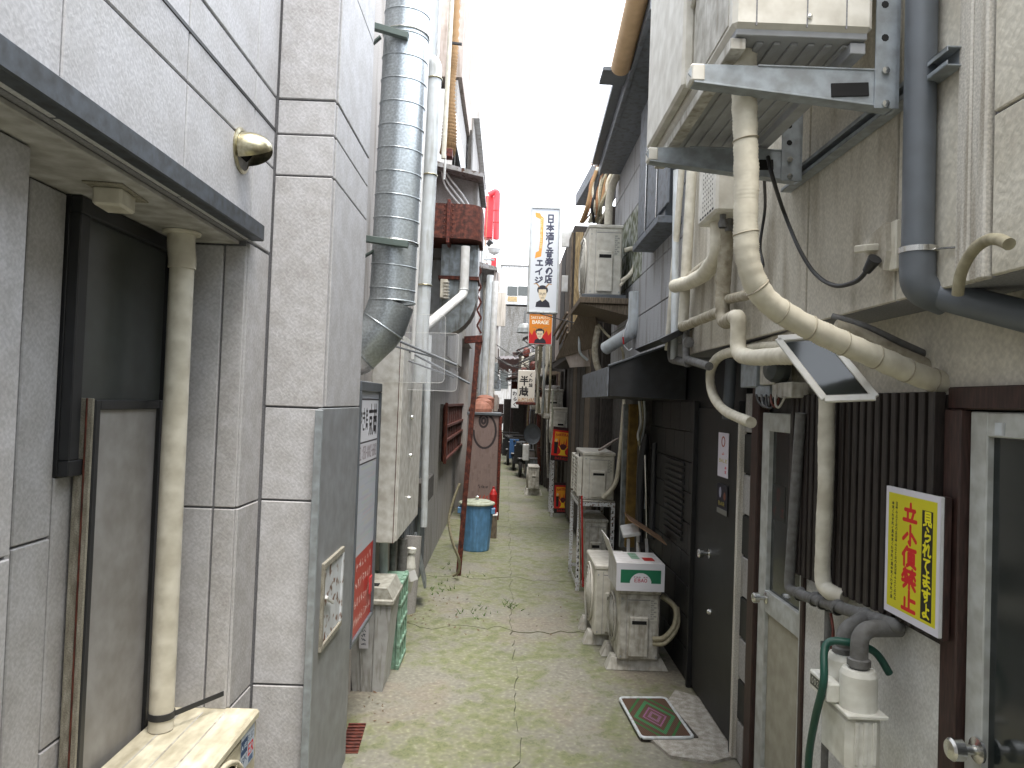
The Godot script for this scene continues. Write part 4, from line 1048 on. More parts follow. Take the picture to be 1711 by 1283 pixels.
func wrapped(pts: Array, per := 26) -> Array:      # a path with many rings for corrugated or taped hoses
	return smooth(pts, per)
func ribbed(n: int, r: float, every := 2, depth := 0.05) -> Array:
	var o := []
	for i in n: o.append(r * (1.0 + (depth if i % every == 0 else 0.0) + 0.025 * sin(i * 0.37) + 0.02 * sin(i * 0.11)))
	return o
func build_right_near():
	var U := 1.06
	var L := 1.223
	var o := thing("concrete_building", "beige concrete building with overhanging upper wall, slatted lower front and two doors", "building")
	box(o, "upper_core", Vector3(U + 0.012, 2.066, 1.5), Vector3(3.2, 3.75, -4.45), M.joint, 0.0)
	wall_panels(o, "x", U, [-2.02, -2.62, -3.3, -3.9, -4.45], [2.064, 3.75], [M.concrete], -0.02)
	wall_panels(o, "x", U, [-1.735, -2.015], [2.064, 3.75], [M.rough_conc], -0.02)
	var jy := X(1690, 172, U).y
	wall_panels(o, "x", U, [1.5, 0.3, -0.8, -1.615], [2.064, jy, 3.75], [M.rough_conc], -0.02)
	for k in 4: box(o, "corner_strip", Vector3(U - 0.012 + 0.004 * (k % 2), 2.064, -1.62 - k * 0.028), Vector3(U + 0.015, 3.75, -1.648 - k * 0.028), M.strip, 0.004)
	box(o, "lower_wall", Vector3(L + 0.012, 1.815, 1.5), Vector3(3.2, 2.065, -3.62), M.rough_conc, 0.0)
	box(o, "lower_wall", Vector3(L, 0.0, -2.005), Vector3(3.2, 1.816, -2.965), M.white_wall, 0.0)
	box(o, "door_surround", Vector3(L + 0.06, 0.0, -2.966), Vector3(3.2, 1.815, -3.62), M.wall_dark, 0.0)
	box(o, "door_surround", Vector3(L + 0.06, 0.0, 1.5), Vector3(3.2, 1.815, -2.004), M.wall_dark, 0.0)
	box(o, "header_beam", Vector3(L - 0.012, 1.775, 1.4), Vector3(L + 0.05, 1.835, -2.01), M.brown_post, 0.004)
	box(o, "door_post", Vector3(L - 0.022, 0.0, -1.935), Vector3(L + 0.04, 1.774, -2.008), M.brown_post, 0.004)
	box(o, "door_post", Vector3(L - 0.012, 0.0, -2.94), Vector3(L + 0.04, 1.80, -2.972), M.brown_post, 0.004)
	box(o, "door_post", Vector3(L - 0.016, 0.0, -3.505), Vector3(L + 0.04, 1.95, -3.60), M.brown_post, 0.004)
	for k in 9: box(o, "block", Vector3(L - 0.004, 0.002 + k * 0.205, -3.603), Vector3(L + 0.05, 0.198 + k * 0.205, -3.735), M.black_brick if k % 2 else M.wall_grey, 0.004)
	box(o, "corner_bead", Vector3(L - 0.03, 0.0, -3.737), Vector3(L + 0.01, 1.70, -3.765), M.strip, 0.004)
	# slatted front
	var sl := box(o, "slat_backing", Vector3(L - 0.010, 1.13, -2.012), Vector3(L - 0.002, 1.815, -3.05), M.slat_back, 0.0)
	for k in 21:
		var z := -2.016 - k * 0.0495
		var y := lerpf(1.152, 1.105, k / 20.0)
		box(sl, "slat", Vector3(L - 0.046, y, z), Vector3(L - 0.011, 1.822, z - 0.029), M.slat, 0.003)
	# doors
	var d := box(o, "door", Vector3(L + 0.030, 0.03, -2.975), Vector3(L + 0.05, 1.745, -3.50), M.door_alu, 0.0)
	box(d, "lower_panel", Vector3(L + 0.022, 0.12, -3.02), Vector3(L + 0.029, 0.83, -3.41), M.door_panel, 0.002)
	box(d, "pane", Vector3(L + 0.022, 0.93, -3.02), Vector3(L + 0.029, 1.665, -3.40), M.glass, 0.0)
	for q in [[0.03, 1.745, -3.41, -3.50], [0.03, 1.745, -2.975, -3.02], [1.66, 1.744, -3.02, -3.41], [0.83, 0.93, -3.02, -3.41], [0.031, 0.12, -3.02, -3.41]]:
		box(d, "door_frame", Vector3(L + 0.004, q[0], q[2]), Vector3(L + 0.0295, q[1], q[3]), M.door_alu, 0.003)
	knob(d, X(1282, 1001, L) + Vector3(0.004, 0, -0.02), Vector3(-1, 0, 0), 0.9)
	var im := sheet(80, 90, Color(0.10, 0.12, 0.12))
	row(im, "901", Vector2(6, 10), Vector2(16, 28), 22, 5, Color(0.30, 0.09, 0.09))
	row(im, "イーエ", Vector2(6, 54), Vector2(18, 24), 24, 5, Color(0.30, 0.09, 0.09))
	print_on(d, "window_lettering", Vector3(L + 0.0205, 1.42, -3.39), Vector3(0, 0, 0.15), Vector3(0, -0.16, 0), printed(im, 0.3))
	var e := box(o, "door", Vector3(L + 0.030, 0.0, -1.0), Vector3(L + 0.05, 1.770, -1.93), M.door_alu, 0.0)
	e.set_meta("label", "aluminium door with dark full-length window and steel knob")
	box(e, "pane", Vector3(L + 0.020, 0.86, -1.08), Vector3(L + 0.0292, 1.705, -1.862), M.glass, 0.0)
	box(e, "lower_panel", Vector3(L + 0.020, 0.06, -1.08), Vector3(L + 0.0292, 0.76, -1.862), M.door_alu, 0.002)
	for q in [[0.0, 1.77, -1.862, -1.93], [0.0, 1.77, -1.0, -1.08], [1.706, 1.769, -1.08, -1.862], [0.76, 0.86, -1.08, -1.862], [0.0, 0.06, -1.08, -1.862]]:
		box(e, "door_frame", Vector3(L + 0.002, q[0], q[2]), Vector3(L + 0.0295, q[1], q[3]), M.door_alu, 0.003)
	knob(e, X(1640, 1258, L) + Vector3(0.002, 0, -0.015), Vector3(-1, 0, 0), 1.05)
	box(e, "sticker", X(1662, 706, L), X(1678, 728, L) + Vector3(0.001, 0, 0), M.pipe_light, 0.0)

	# ---- the big unit on its wall brackets
	var za := 1.86
	var nl := Z(1225, 48, za)
	var nr := Z(1460, 48, za)
	var yb := (nl.y + nr.y) * 0.5
	var ac := ac_unit("huge beige outdoor unit hung high on grey steel wall brackets over the slatted front", "", nl.x, nr.x, -za, -2.86, yb, yb + 1.25, -1, M.ac, false, false)
	box(ac, "fan_shroud", Vector3(nl.x - 0.035, yb + 0.02, -2.27), Vector3(nl.x + 0.002, yb + 1.2, -2.85), M.ac, 0.02)
	box(ac, "base_tray", Vector3(nl.x + 0.012, yb - 0.016, -za - 0.012), Vector3(nr.x - 0.01, yb + 0.004, -2.84), M.ac_under, 0.002)
	for k in 7: box(ac, "tray_rib", Vector3(nl.x + 0.03 + k * 0.045, yb - 0.024, -za - 0.04), Vector3(nl.x + 0.048 + k * 0.045, yb - 0.0165, -2.8), M.ac_under, 0.003)
	for x in [0.16, 0.52, 0.80]: box(ac, "panel_seam", Vector3(lerpf(nl.x, nr.x, x), yb + 0.004, -za - 0.002), Vector3(lerpf(nl.x, nr.x, x) + 0.0035, yb + 1.0, -za + 0.001), M.joint, 0.0)
	lathe(ac, "screw", Z(1353, 28, za), [[0.008, 0.0], [0.006, 0.004], [0.0, 0.006]], M.steel, Vector3(0, 0, 1), 10)
	box(ac, "side_grille", Vector3(nl.x - 0.003, yb + 0.02, -1.90), Vector3(nl.x + 0.002, yb + 0.6, -2.25), M.ac_dirty, 0.002)
	bar(ac, "foot_rail", Vector3(nl.x + 0.02, yb - 0.035, -za - 0.02), Vector3(nl.x + 0.02, yb - 0.035, -2.86), 0.04, 0.03, M.ac_dirty)
	bar(ac, "foot_rail", Vector3(nr.x - 0.03, yb - 0.035, -za - 0.02), Vector3(nr.x - 0.03, yb - 0.035, -2.86), 0.04, 0.03, M.ac_under)

	var br := thing("wall_bracket", "galvanised steel bracket frame with slotted arms and channel rails carrying the big unit", "bracket")
	for q in [[[1158, 106], [1150, 122], [1160, 136], [1300, 152], [1420, 172], [1492, 180], [1494, 118], [1330, 112], 1.90], [[1086, 246], [1079, 256], [1086, 268], [1180, 280], [1260, 292], [1332, 302], [1336, 252], [1200, 247], 2.56]]:
		var pts := []
		for k in 8: pts.append(Z(q[k][0], q[k][1], q[8]))
		var arm := prism(br, "arm", pts, Vector3(0, 0, -0.006), M.bracket)
		bar(arm, "arm_flange", pts[7] + Vector3(-0.1, 0.0, -0.02), pts[6] + Vector3(0, 0, -0.02), 0.045, 0.005, M.bracket)
		bar(arm, "arm_flange", pts[2] + Vector3(0, 0, -0.02), pts[5] + Vector3(0, 0, -0.02), 0.045, 0.005, M.bracket)
		var t0: Vector3 = pts[4].lerp(pts[7], 0.35)
		var t1: Vector3 = pts[4].lerp(pts[6], 0.42)
		bar(arm, "slot", t0 + Vector3(0, 0, 0.001), t1 + Vector3(0, 0, 0.001), 0.004, 0.036, M.hole)
		box(arm, "end_cap", pts[0] + Vector3(-0.006, 0.002, 0.003), pts[2] + Vector3(0.03, 0.0, -0.05), M.ac, 0.006)
	for q in [[1466, 1500, -40, 182, 1.895], [1308, 1338, 190, 303, 2.555]]:
		var up := box(br, "upright", Z(q[0], q[2], q[4]), Z(q[1], q[3], q[4]) + Vector3(0, 0, -0.005), M.bracket, 0.001)
		box(up, "upright_web", Z(q[1], q[2], q[4]), Z(q[1], q[3], q[4]) + Vector3(0.003, 0, -0.05), M.bracket, 0.001)
		for k in 5:
			var yy: float = lerpf(q[2], q[3], k / 4.0) - 8
			lathe(up, "bolt", Z((q[0] + q[1]) * 0.5 - 4, yy, q[4]), [[0.010, 0.0], [0.010, 0.006 if k > 2 else 0.0005], [0.0, 0.007 if k > 2 else 0.0006]], M.steel if k > 2 else M.hole, Vector3(0, 0, 1), 8)
	for y in [X(1465, 195, U - 0.02).y, X(1465, 195, U - 0.02).y + 0.42]:
		var r := box(br, "channel_rail", Vector3(U - 0.006, y - 0.024, -1.72), Vector3(U - 0.001, y + 0.024, -2.78), M.bracket, 0.001)
		for s in [-1, 1]:
			box(r, "channel_lip", Vector3(U - 0.042, y + s * 0.024, -1.72), Vector3(U - 0.006, y + s * 0.020, -2.78), M.bracket, 0.001)
			box(r, "channel_lip", Vector3(U - 0.042, y + s * 0.0235, -1.72), Vector3(U - 0.039, y + s * 0.011, -2.78), M.bracket, 0.001)

	var hs := thing("insulated_hose", "thick cream taped hose looping from the big unit down into the lower wall", "hose")
	var hp := smooth(PX([[1247, 40, 1.97], [1243, 130, 1.97], [1245, 210, 1.97], [1247, 300, 1.97], [1246, 390, 1.97], [1252, 445, 1.97], [1275, 495, 1.98], [1320, 530, 2.0], [1390, 565, 2.02], [1460, 595, 2.04], [1530, 625, 2.06], [1588, 645, 2.08]]), 44)
	tube(hs, "hose", hp, ribbed(hp.size(), 0.032, 3, 0.045), M.cream_wrap, 22)
	for k in [100, 176, 250, 296, 330, 364, 398, 430, 458]:
		var st := new_st()
		ring_into(st, hp[k], (hp[k + 1] - hp[k - 1]).normalized() + Vector3(0.12, 0.1, 0), 0.0335, 0.0022, 20)
		commit(hs, "tape_edge", st, M.wrap_dirty)
	tube(hs, "second_line", smooth(PX([[1395, 545, 2.2], [1440, 560, 2.19], [1500, 590, 2.17], [1555, 615, 2.15], [1575, 640, 2.14]])), 0.021, M.wrap_dirty, 14)
	tube(hs, "cable", smooth(PX([[1390, 528, 2.25], [1445, 545, 2.2], [1500, 570, 2.18], [1570, 605, 2.16], [1588, 640, 2.12]])), 0.010, M.pipe_old, 10)

	var gp := thing("drain_pipe", "dark grey plastic downpipe with steel clamp and elbow on the beige upper wall", "pipe")
	var g0 := Z(1541, -60, 1.84)
	var g1 := Z(1533, 425, 1.84)
	tube(gp, "pipe", [g0, g1], 0.0375, M.pipe_grey, 28)
	tube(gp, "elbow", elbows([Z(1533, 412, 1.84), Z(1533, 482, 1.84), Z(1580, 500, 1.84)], 0.07, 8), 0.042, M.pipe_grey, 28)
	tube(gp, "pipe", [Z(1560, 490, 1.84), Z(1800, 550, 1.62)], 0.0375, M.pipe_grey, 28)
	var st := new_st()
	lathe_into(st, Z(1534, 424, 1.84), [[0.041, 0.0], [0.0455, 0.001], [0.0455, 0.015], [0.041, 0.016]], Vector3.UP, 28)
	tube_into(st, [Z(1556, 416, 1.82), X(1612, 412, 1.058)], 0.003, 6)
	commit(gp, "clamp", st, M.steel)
	tag(tube(self, "stub_pipe", smooth([X(1600, 492, 1.01), X(1606, 455, 1.0), X(1625, 420, 0.995), X(1648, 402, 0.99), X(1668, 400, 0.985), X(1686, 408, 0.98)]), 0.0125, M.hose_tan, 14), "short bent tan pipe end poking up beside the grey downpipe elbow", "pipe")

	var ob := thing("outlet_box", "beige outdoor power outlet with a black plug on the upper wall", "outlet")
	var oc := X(1478, 412, U)
	box(ob, "back_plate", X(1498, 372, U), X(1508, 450, U) + Vector3(-0.02, 0, 0), M.cream, 0.003)
	prism(ob, "hood", [X(1450, 415, U), X(1500, 372, U), X(1502, 420, U), X(1497, 452, U)], Vector3(-0.035, 0, 0), M.concrete)
	obox(ob, "socket", oc + Vector3(-0.045, -0.006, 0), Vector3(0.055, 0.022, 0.07), Vector3(0.15, 0, 0.1), M.cream, 0.004)
	var cd := thing("power_cord", "black power cord drooping from the bracket to the outlet", "cable")
	tube(cd, "cord", smooth([Z(1283, 262, 2.5), Z(1292, 300, 2.48), X(1310, 355, 1.0), X(1335, 415, 1.01), X(1362, 457, 1.02), X(1395, 477, 1.02), X(1430, 470, 1.01), X(1450, 450, 1.0)]), 0.007, M.cable, 10)
	tube(cd, "plug", [X(1448, 453, 1.0), X(1462, 432, 1.005)], [0.012, 0.019], M.cable, 12)
	tag(tube(self, "power_cord", smooth([Z(1277, 300, 2.62), X(1278, 350, 1.03), X(1270, 410, 1.03), X(1275, 445, 1.03), X(1262, 465, 1.03)]), 0.006, M.cable, 8), "short black cord hanging behind the thick taped hose", "cable")

	# ---- boiler and its lagged pipes
	var wh := thing("water_heater", "white wall-hung water heater with perforated side and lagged pipes below", "heater")
	var w0 := X(1196, 352, 0.90)
	var wz := X(1166, 352, 0.90).z
	box(wh, "case", Vector3(0.90, w0.y, w0.z), Vector3(1.055, w0.y + 0.56, wz), M.ac, 0.012)
	for r in 9:
		for k in 6:
			lathe(wh, "hole", Vector3(0.8995, w0.y + 0.05 + r * 0.022, lerpf(w0.z, wz, 0.2 + 0.1 * k)), [[0.006, 0.0], [0.0, 0.0004]], M.hole, Vector3(-1, 0, 0), 6)
	for k in 6: box(wh, "vent_slot", Vector3(0.8995, w0.y + 0.018, lerpf(w0.z, wz, 0.12 + 0.13 * k)), Vector3(0.899, w0.y + 0.028, lerpf(w0.z, wz, 0.20 + 0.13 * k)), M.hole, 0.0)
	for k in 2: lathe(wh, "valve", Vector3(0.95 + 0.05 * k, w0.y - 0.06, w0.z - 0.06 - 0.07 * k), [[0.018, 0.0], [0.022, 0.02], [0.014, 0.04], [0.014, 0.062]], M.pipe_old, Vector3.UP, 12)
	var lag := thing("lagged_pipes", "tangle of dirty cream lagged water pipes running down from the water heater", "pipe")
	for q in [[[[1200, 368], [1200, 425], [1178, 458], [1152, 472], [1128, 478]], 0.038, "cream_wrap", 0.97], [[[1214, 372], [1212, 430], [1207, 480], [1207, 541], [1232, 528]], 0.034, "wrap_dirty", 1.0], [[[1228, 530], [1234, 530], [1232, 592], [1258, 598], [1340, 592]], 0.032, "cream_wrap", 0.97], [[[1140, 546], [1205, 520]], 0.026, "wrap_dirty", 0.99], [[[1148, 470], [1165, 455], [1185, 440]], 0.03, "wrap_dirty", 1.02], [[[1320, 578], [1250, 584], [1205, 594], [1188, 618], [1190, 655], [1210, 685], [1255, 706]], 0.024, "cream_wrap", 1.08], [[[1340, 555], [1280, 575], [1225, 590]], 0.024, "wrap_dirty", 1.10], [[[1216, 500], [1270, 488]], 0.022, "wrap_dirty", 1.02]]:
		var pts := []
		for p in q[0]: pts.append(X(p[0], p[1], q[3]))
		var path := elbows(pts, 0.07, 7) if q[0].size() < 6 else smooth(pts, 10)
		var fine := []
		for i in path.size() - 1:
			var n := maxi(1, int((path[i + 1] - path[i]).length() / 0.012))
			for k in n: fine.append(path[i].lerp(path[i + 1], float(k) / n))
		fine.append(path[-1])
		tube(lag, "pipe", fine, ribbed(fine.size(), q[1], 3, 0.04), M[q[2]], 16)
	for q in [[[1158, 250], [1141, 548], 0.030, "cream", "straight cream pipe on the wall left of the water heater"], [[1140, 270], [1115, 585], 0.019, "cream", "slim slanted cream pipe beside the lagged pipes"], [[1131, 285], [1126, 600], 0.022, "pipe_light", "grey conduit behind the slim cream pipes"]]:
		tag(tube(self, "wall_pipe", [X(q[0][0], q[0][1], 1.0), X(q[1][0], q[1][1], 1.0)], q[2], M[q[3]], 14), q[4], "pipe")
	var vp := thing("valve_pipes", "old grey water pipes with valves below the lagged pipes", "pipe")
	tube(vp, "pipe", elbows([X(1122, 560, 1.02), X(1122, 600, 1.02), X(1150, 606, 1.02)], 0.04), 0.026, M.pipe_old, 12)
	tube(vp, "pipe", elbows([X(1146, 545, 1.02), X(1146, 600, 1.02), X(1185, 612, 1.02)], 0.04), 0.022, M.pipe_old, 12)
	lathe(vp, "valve", X(1150, 572, 1.0), [[0.03, -0.012], [0.03, 0.012], [0.0, 0.014]], M.pipe_old, Vector3(0, 0, 1), 12)

	# ---- under the overhang
	var fl := thing("light_panel", "flat dark panel in a thin white frame tilted out under the overhang", "panel")
	var fa := Z(1300, 567, 2.28)
	var fb := Z(1378, 561, 2.22)
	var fd := Z(1378, 668, 2.14)
	var nn := (fb - fa).cross(fd - fa).normalized()
	if nn.dot(EYE - fa) < 0: nn = -nn
	prism(fl, "case", [fa, fb, fb + fd - fa, fd], nn * -0.018, M.door_alu)
	var fc := fb + fd - fa
	var m0 := (fa + fc) * 0.5
	var inner := []
	for q in [fa, fb, fc, fd]: inner.append(m0 + (q - m0) * 0.86 + nn * 0.004)
	prism(fl, "screen", inner, nn * -0.002, M.glass)
	for q in [[fa, fb], [fb, fc], [fc, fd], [fd, fa]]: bar(fl, "frame", q[0] + nn * 0.004, q[1] + nn * 0.004, 0.02, 0.012, M.white_metal, nn)
	var em := thing("electric_meters", "pair of grey electricity meters with a glass dome and loose wires above the door", "meter")
	box(em, "meter_box", X(1238, 606, 1.12), X(1262, 646, 1.12) + Vector3(0.08, 0, 0), M.bracket, 0.004)
	box(em, "meter_box", X(1270, 598, 1.12), X(1292, 642, 1.12) + Vector3(0.08, 0, 0), M.ac_dirty, 0.004)
	lathe(em, "glass_dome", X(1306, 618, 1.16), [[0.062, 0.0], [0.06, 0.03], [0.045, 0.06], [0.0, 0.072]], M.dull_glass, Vector3(-1, 0, 0.3).normalized(), 22)
	box(em, "terminal_box", X(1290, 640, 1.13), X(1322, 664, 1.13) + Vector3(0.07, 0, 0), M.ac_dirty, 0.004)
	box(em, "terminal_box", X(1262, 645, 1.13), X(1284, 662, 1.13) + Vector3(0.07, 0, 0), M.bracket, 0.004)
	for k in 5: tube(em, "wire", smooth([X(1264 + k * 8, 660, 1.12), X(1268 + k * 7, 672 + (k % 3) * 4, 1.10), X(1278 + k * 6, 680, 1.11), X(1275 + k * 9, 664, 1.12)]), 0.005, [M.cable, M.pipe_old, M.cable, M.rust_red, M.ac_dirty][k % 5], 6)
	tag(tube(self, "wall_pipe", [X(1222, 600, 1.17), X(1216, 700, 1.17)], 0.03, M.pipe_grey, 14), "short fat grey pipe above the black door", "pipe")

	var cp := thing("lagged_drop_pipe", "cream lagged pipe dropping straight down across the dark slats", "pipe")
	var cpp := [X(1383, 640, 1.13), X(1381, 700, 1.135), X(1380, 800, 1.14), X(1376, 900, 1.145), X(1375, 968, 1.15), X(1386, 988, 1.16), X(1412, 998, 1.19)]
	var cq := smooth(cpp, 14)
	tube(cp, "pipe", cq, ribbed(cq.size(), 0.0275, 4, 0.03), M.cream, 18)
	var gs := thing("gas_pipes", "grey painted gas pipes with elbows and couplings above the gas meter", "pipe")
	tube(gs, "pipe", elbows([X(1338, 690, 1.16), X(1318, 985, 1.16), X(1345, 996, 1.16), X(1500, 1046, 1.17), X(1502, 1048, 1.225)], 0.04), 0.0205, M.pipe_old, 16)
	for q in [[1336, 992], [1362, 1001], [1375, 1006], [1400, 1015], [1444, 1029]]: lathe(gs, "coupling", X(q[0], q[1], 1.162), [[0.024, -0.012], [0.028, -0.006], [0.028, 0.006], [0.024, 0.012]], M.pipe_old, Vector3(0, -0.25, 1).normalized(), 14)
	var ly := Z(1440, 1128, 2.13).y
	tube(gs, "meter_leg", elbows([X(1450, 1030, 1.165), Vector3(1.07, X(1450, 1046, 1.165).y, -2.285), Vector3(1.07, ly + 0.005, -2.285)], 0.05, 7), 0.023, M.pipe_old, 16)
	tube(gs, "meter_leg", elbows([X(1503, 1050, 1.20), Vector3(1.07, X(1503, 1052, 1.19).y, -2.185), Vector3(1.07, ly - 0.01, -2.185)], 0.05, 7), 0.025, M.pipe_old, 16)
	for z in [-2.285, -2.185]: lathe(gs, "union_nut", Vector3(1.07, ly + 0.006, z), [[0.024, 0.0], [0.033, 0.002], [0.033, 0.022], [0.024, 0.026]], M.pipe_old, Vector3.UP, 8)
	tube(gs, "riser", [X(1384, 1020, 1.18), X(1376, 1330, 1.18)], 0.013, M.pipe_old, 12)
	tube(gs, "earth_wire", smooth([X(1388, 1025, 1.165), X(1392, 1060, 1.16), X(1386, 1105, 1.16), X(1384, 1090, 1.165)]), 0.005, M.rust_red, 8)
	box(gs, "pipe_clip", X(1370, 1082, 1.17), X(1402, 1094, 1.17) + Vector3(0.04, 0, 0), M.black_frame, 0.002)

	var gm := thing("gas_meter", "cream gas meter with small display window hung on the white rendered wall", "meter")
	var mz := -2.13
	var mt := Z(1440, 1128, 2.13).y
	var mm := Z(1440, 1198, 2.13).y
	var ml := Z(1440, 1284, 2.13).y - 0.01
	box(gm, "lower_body", Vector3(1.018, ml - 0.02, mz), Vector3(1.122, mm + 0.002, mz - 0.20), M.meter, 0.026)
	box(gm, "seam_flange", Vector3(1.012, mm - 0.006, mz + 0.008), Vector3(1.13, mm + 0.006, mz - 0.21), M.meter, 0.004)
	lathe(gm, "upper_drum", Vector3(1.07, mm, mz - 0.055), [[0.052, 0.0], [0.052, mt - mm - 0.015], [0.045, mt - mm], [0.0, mt - mm + 0.002]], M.meter, Vector3.UP, 22)
	lathe(gm, "upper_drum", Vector3(1.07, mm, mz - 0.155), [[0.048, 0.0], [0.048, mt - mm - 0.005], [0.040, mt - mm + 0.012], [0.0, mt - mm + 0.014]], M.meter, Vector3.UP, 22)
	for k in 3: box(gm, "rib", Vector3(1.035 + k * 0.026, ml + 0.02, mz + 0.004), Vector3(1.047 + k * 0.026, mm - 0.015, mz - 0.002), M.meter, 0.002)
	var ds := box(gm, "display_case", Vector3(0.985, mm + 0.01, mz - 0.07), Vector3(1.03, mm + 0.065, mz - 0.20), M.meter, 0.004)
	im = sheet(90, 34, Color(0.06, 0.06, 0.09))
	row(im, "00226", Vector2(8, 8), Vector2(10, 17), 15, 2.5, Color(0.75, 0.75, 0.72))
	print_on(ds, "display", Vector3(0.9845, mm + 0.055, mz - 0.19), Vector3(0, 0, 0.11), Vector3(0, -0.032, 0), printed(im, 0.3))
	im = sheet(40, 50, Color(0.80, 0.80, 0.78))
	for k in 4: scribble(im, Vector2(4, 4 + k * 11), Vector2(30, 9), 1.5, Color(0.35, 0.36, 0.42))
	print_on(gm, "label_sticker", Vector3(1.0185, mm - 0.04, mz - 0.13), Vector3(0, 0, 0.05), Vector3(0, -0.06, 0), printed(im))
	obox(gm, "paper_tag", Z(1379, 1158, 2.35), Vector3(0.003, 0.07, 0.06), Vector3(0.5, 0.3, 0.2), M.paper, 0.0)
	tag(tube(self, "garden_hose", smooth([Vector3(1.19, mt - 0.03, mz - 0.11), Vector3(1.14, mt + 0.035, mz - 0.105), Vector3(1.06, mt + 0.06, mz - 0.105), Vector3(1.0, mt + 0.045, mz - 0.12), X(1376, 1140, 0.975), X(1362, 1200, 0.98), X(1352, 1260, 1.0), X(1348, 1340, 1.02)], 12), 0.0115, M.hose_green, 14), "dark green hose draped over the gas meter", "hose")

	# ---- yellow notice
	var ys := thing("warning_sign", "yellow warning sign with red and black Japanese lettering on the dark slats", "sign")
	var s0 := X(1482, 811, 1.165)
	var s1 := X(1573, 825, 1.165)
	var s2 := X(1480, 1019, 1.165)
	var rt := Vector3(0, 0, s1.z - s0.z)
	var dn := Vector3(0, s2.y - s0.y, 0)
	box(ys, "board", s0, s0 + rt + dn + Vector3(0.010, 0, 0), M.white_plain, 0.0015)
	box(ys, "backing_batten", s0 + rt * 0.9 + Vector3(0.0105, 0, 0), s0 + rt * 1.0 + dn * 1.02 + Vector3(0.03, 0, 0), M.brown_post, 0.002)
	im = sheet(330, 440, Color(0.83, 0.82, 0.86))
	im.fill_rect(Rect2i(18, 20, 294, 396), Color(0.80, 0.77, 0.10))
	im.fill_rect(Rect2i(228, 54, 62, 352), Color(0.09, 0.09, 0.07))
	column(im, "見られてますよ", Vector2(237, 60), Vector2(43, 42), 49, 8, Color(0.90, 0.86, 0.10))
	column(im, "立小便禁止", Vector2(116, 46), Vector2(78, 62), 73, 13, Color(0.80, 0.08, 0.12))
	for k in 24:
		var ch: String = ["日", "半", "小", "エ", "と", "止", "の", "立"][k % 8]
		glyph(im, ch, Vector2(64, 50 + k * 14.2), Vector2(13, 11), 2, Color(0.15, 0.15, 0.08))
		glyph(im, ["本", "わ", "イ", "京", "す", "見", "く", "れ"][(k * 3) % 8], Vector2(40, 50 + k * 14.2), Vector2(13, 11), 2, Color(0.15, 0.15, 0.08))
	print_on(ys, "print", s0 + Vector3(-0.0008, 0, 0), rt, dn, printed(im, 0.45))

func poster_image() -> Image:
	var im := sheet(140, 210, Color(0.80, 0.13, 0.10))
	im.fill_rect(Rect2i(0, 0, 140, 18), Color(0.20, 0.06, 0.08))
	im.fill_rect(Rect2i(14, 30, 112, 96), Color(0.95, 0.64, 0.12))
	for k in 9:
		var x := 14.0 + k * 14
		fill_poly(im, PackedVector2Array([Vector2(x - 9, 150), Vector2(x + 4, 92 - 16 * (k % 3)), Vector2(x + 12, 150)]), Color(0.82, 0.12, 0.10))
	for k in 8: glyph(im, "SAKEBARG"[k], Vector2(20 + k * 13, 44 - 2.0 * (3.5 - absf(k - 3.5))), Vector2(9, 13), 3, Color(0.75, 0.16, 0.12))
	im.fill_rect(Rect2i(0, 178, 140, 32), Color(0.12, 0.07, 0.08))
	row(im, "BARAGE", Vector2(26, 186), Vector2(10, 13), 15, 3, Color(0.72, 0.16, 0.14))
	for q in [[26, Color(0.10, 0.09, 0.10)], [114, Color(0.55, 0.12, 0.35)]]:     # two plain standing figures
		blob(im, Vector2(q[0], 82), Vector2(7, 9), Color(0.85, 0.76, 0.62))
		fill_poly(im, PackedVector2Array([Vector2(q[0] - 12, 94), Vector2(q[0] + 12, 94), Vector2(q[0] + 9, 165), Vector2(q[0] - 9, 165)]), q[1])
	blob(im, Vector2(70, 122), Vector2(22, 20), Color(0.36, 0.10, 0.14))
	fill_poly(im, PackedVector2Array([Vector2(58, 138), Vector2(82, 138), Vector2(86, 162), Vector2(100, 172), Vector2(40, 172), Vector2(54, 162)]), Color(0.97, 0.78, 0.15))
	stroke(im, Vector2(60, 142), Vector2(44, 118), 6, Color(0.97, 0.78, 0.15))
	stroke(im, Vector2(80, 142), Vector2(96, 118), 6, Color(0.97, 0.78, 0.15))
	return im
func rack(label, x0, x1, zn, zf, h, mat) -> Node3D:
	var o := thing("angle_rack", label, "rack")
	for x in [x0, x1]:
		for z in [zn, zf]:
			var l := box(o, "leg", Vector3(x - 0.018, 0.0, z - 0.002), Vector3(x + 0.018, h, z + 0.002), mat, 0.001)
			if z == zn:
				for k in 12: box(l, "hole", Vector3(x - 0.006, 0.06 + k * (h - 0.1) / 12.0, z + 0.0021), Vector3(x + 0.006, 0.085 + k * (h - 0.1) / 12.0, z + 0.0026), M.hole, 0.0)
	for y in [0.08, h - 0.02]:
		for z in [zn, zf]: box(o, "cross_rail", Vector3(x0 - 0.018, y - 0.018, z + 0.003), Vector3(x1 + 0.018, y + 0.018, z + 0.006), mat, 0.001)
		for x in [x0, x1]: box(o, "side_rail", Vector3(x - 0.0195, y - 0.018, zn), Vector3(x - 0.0165, y + 0.018, zf), mat, 0.001)
	return o
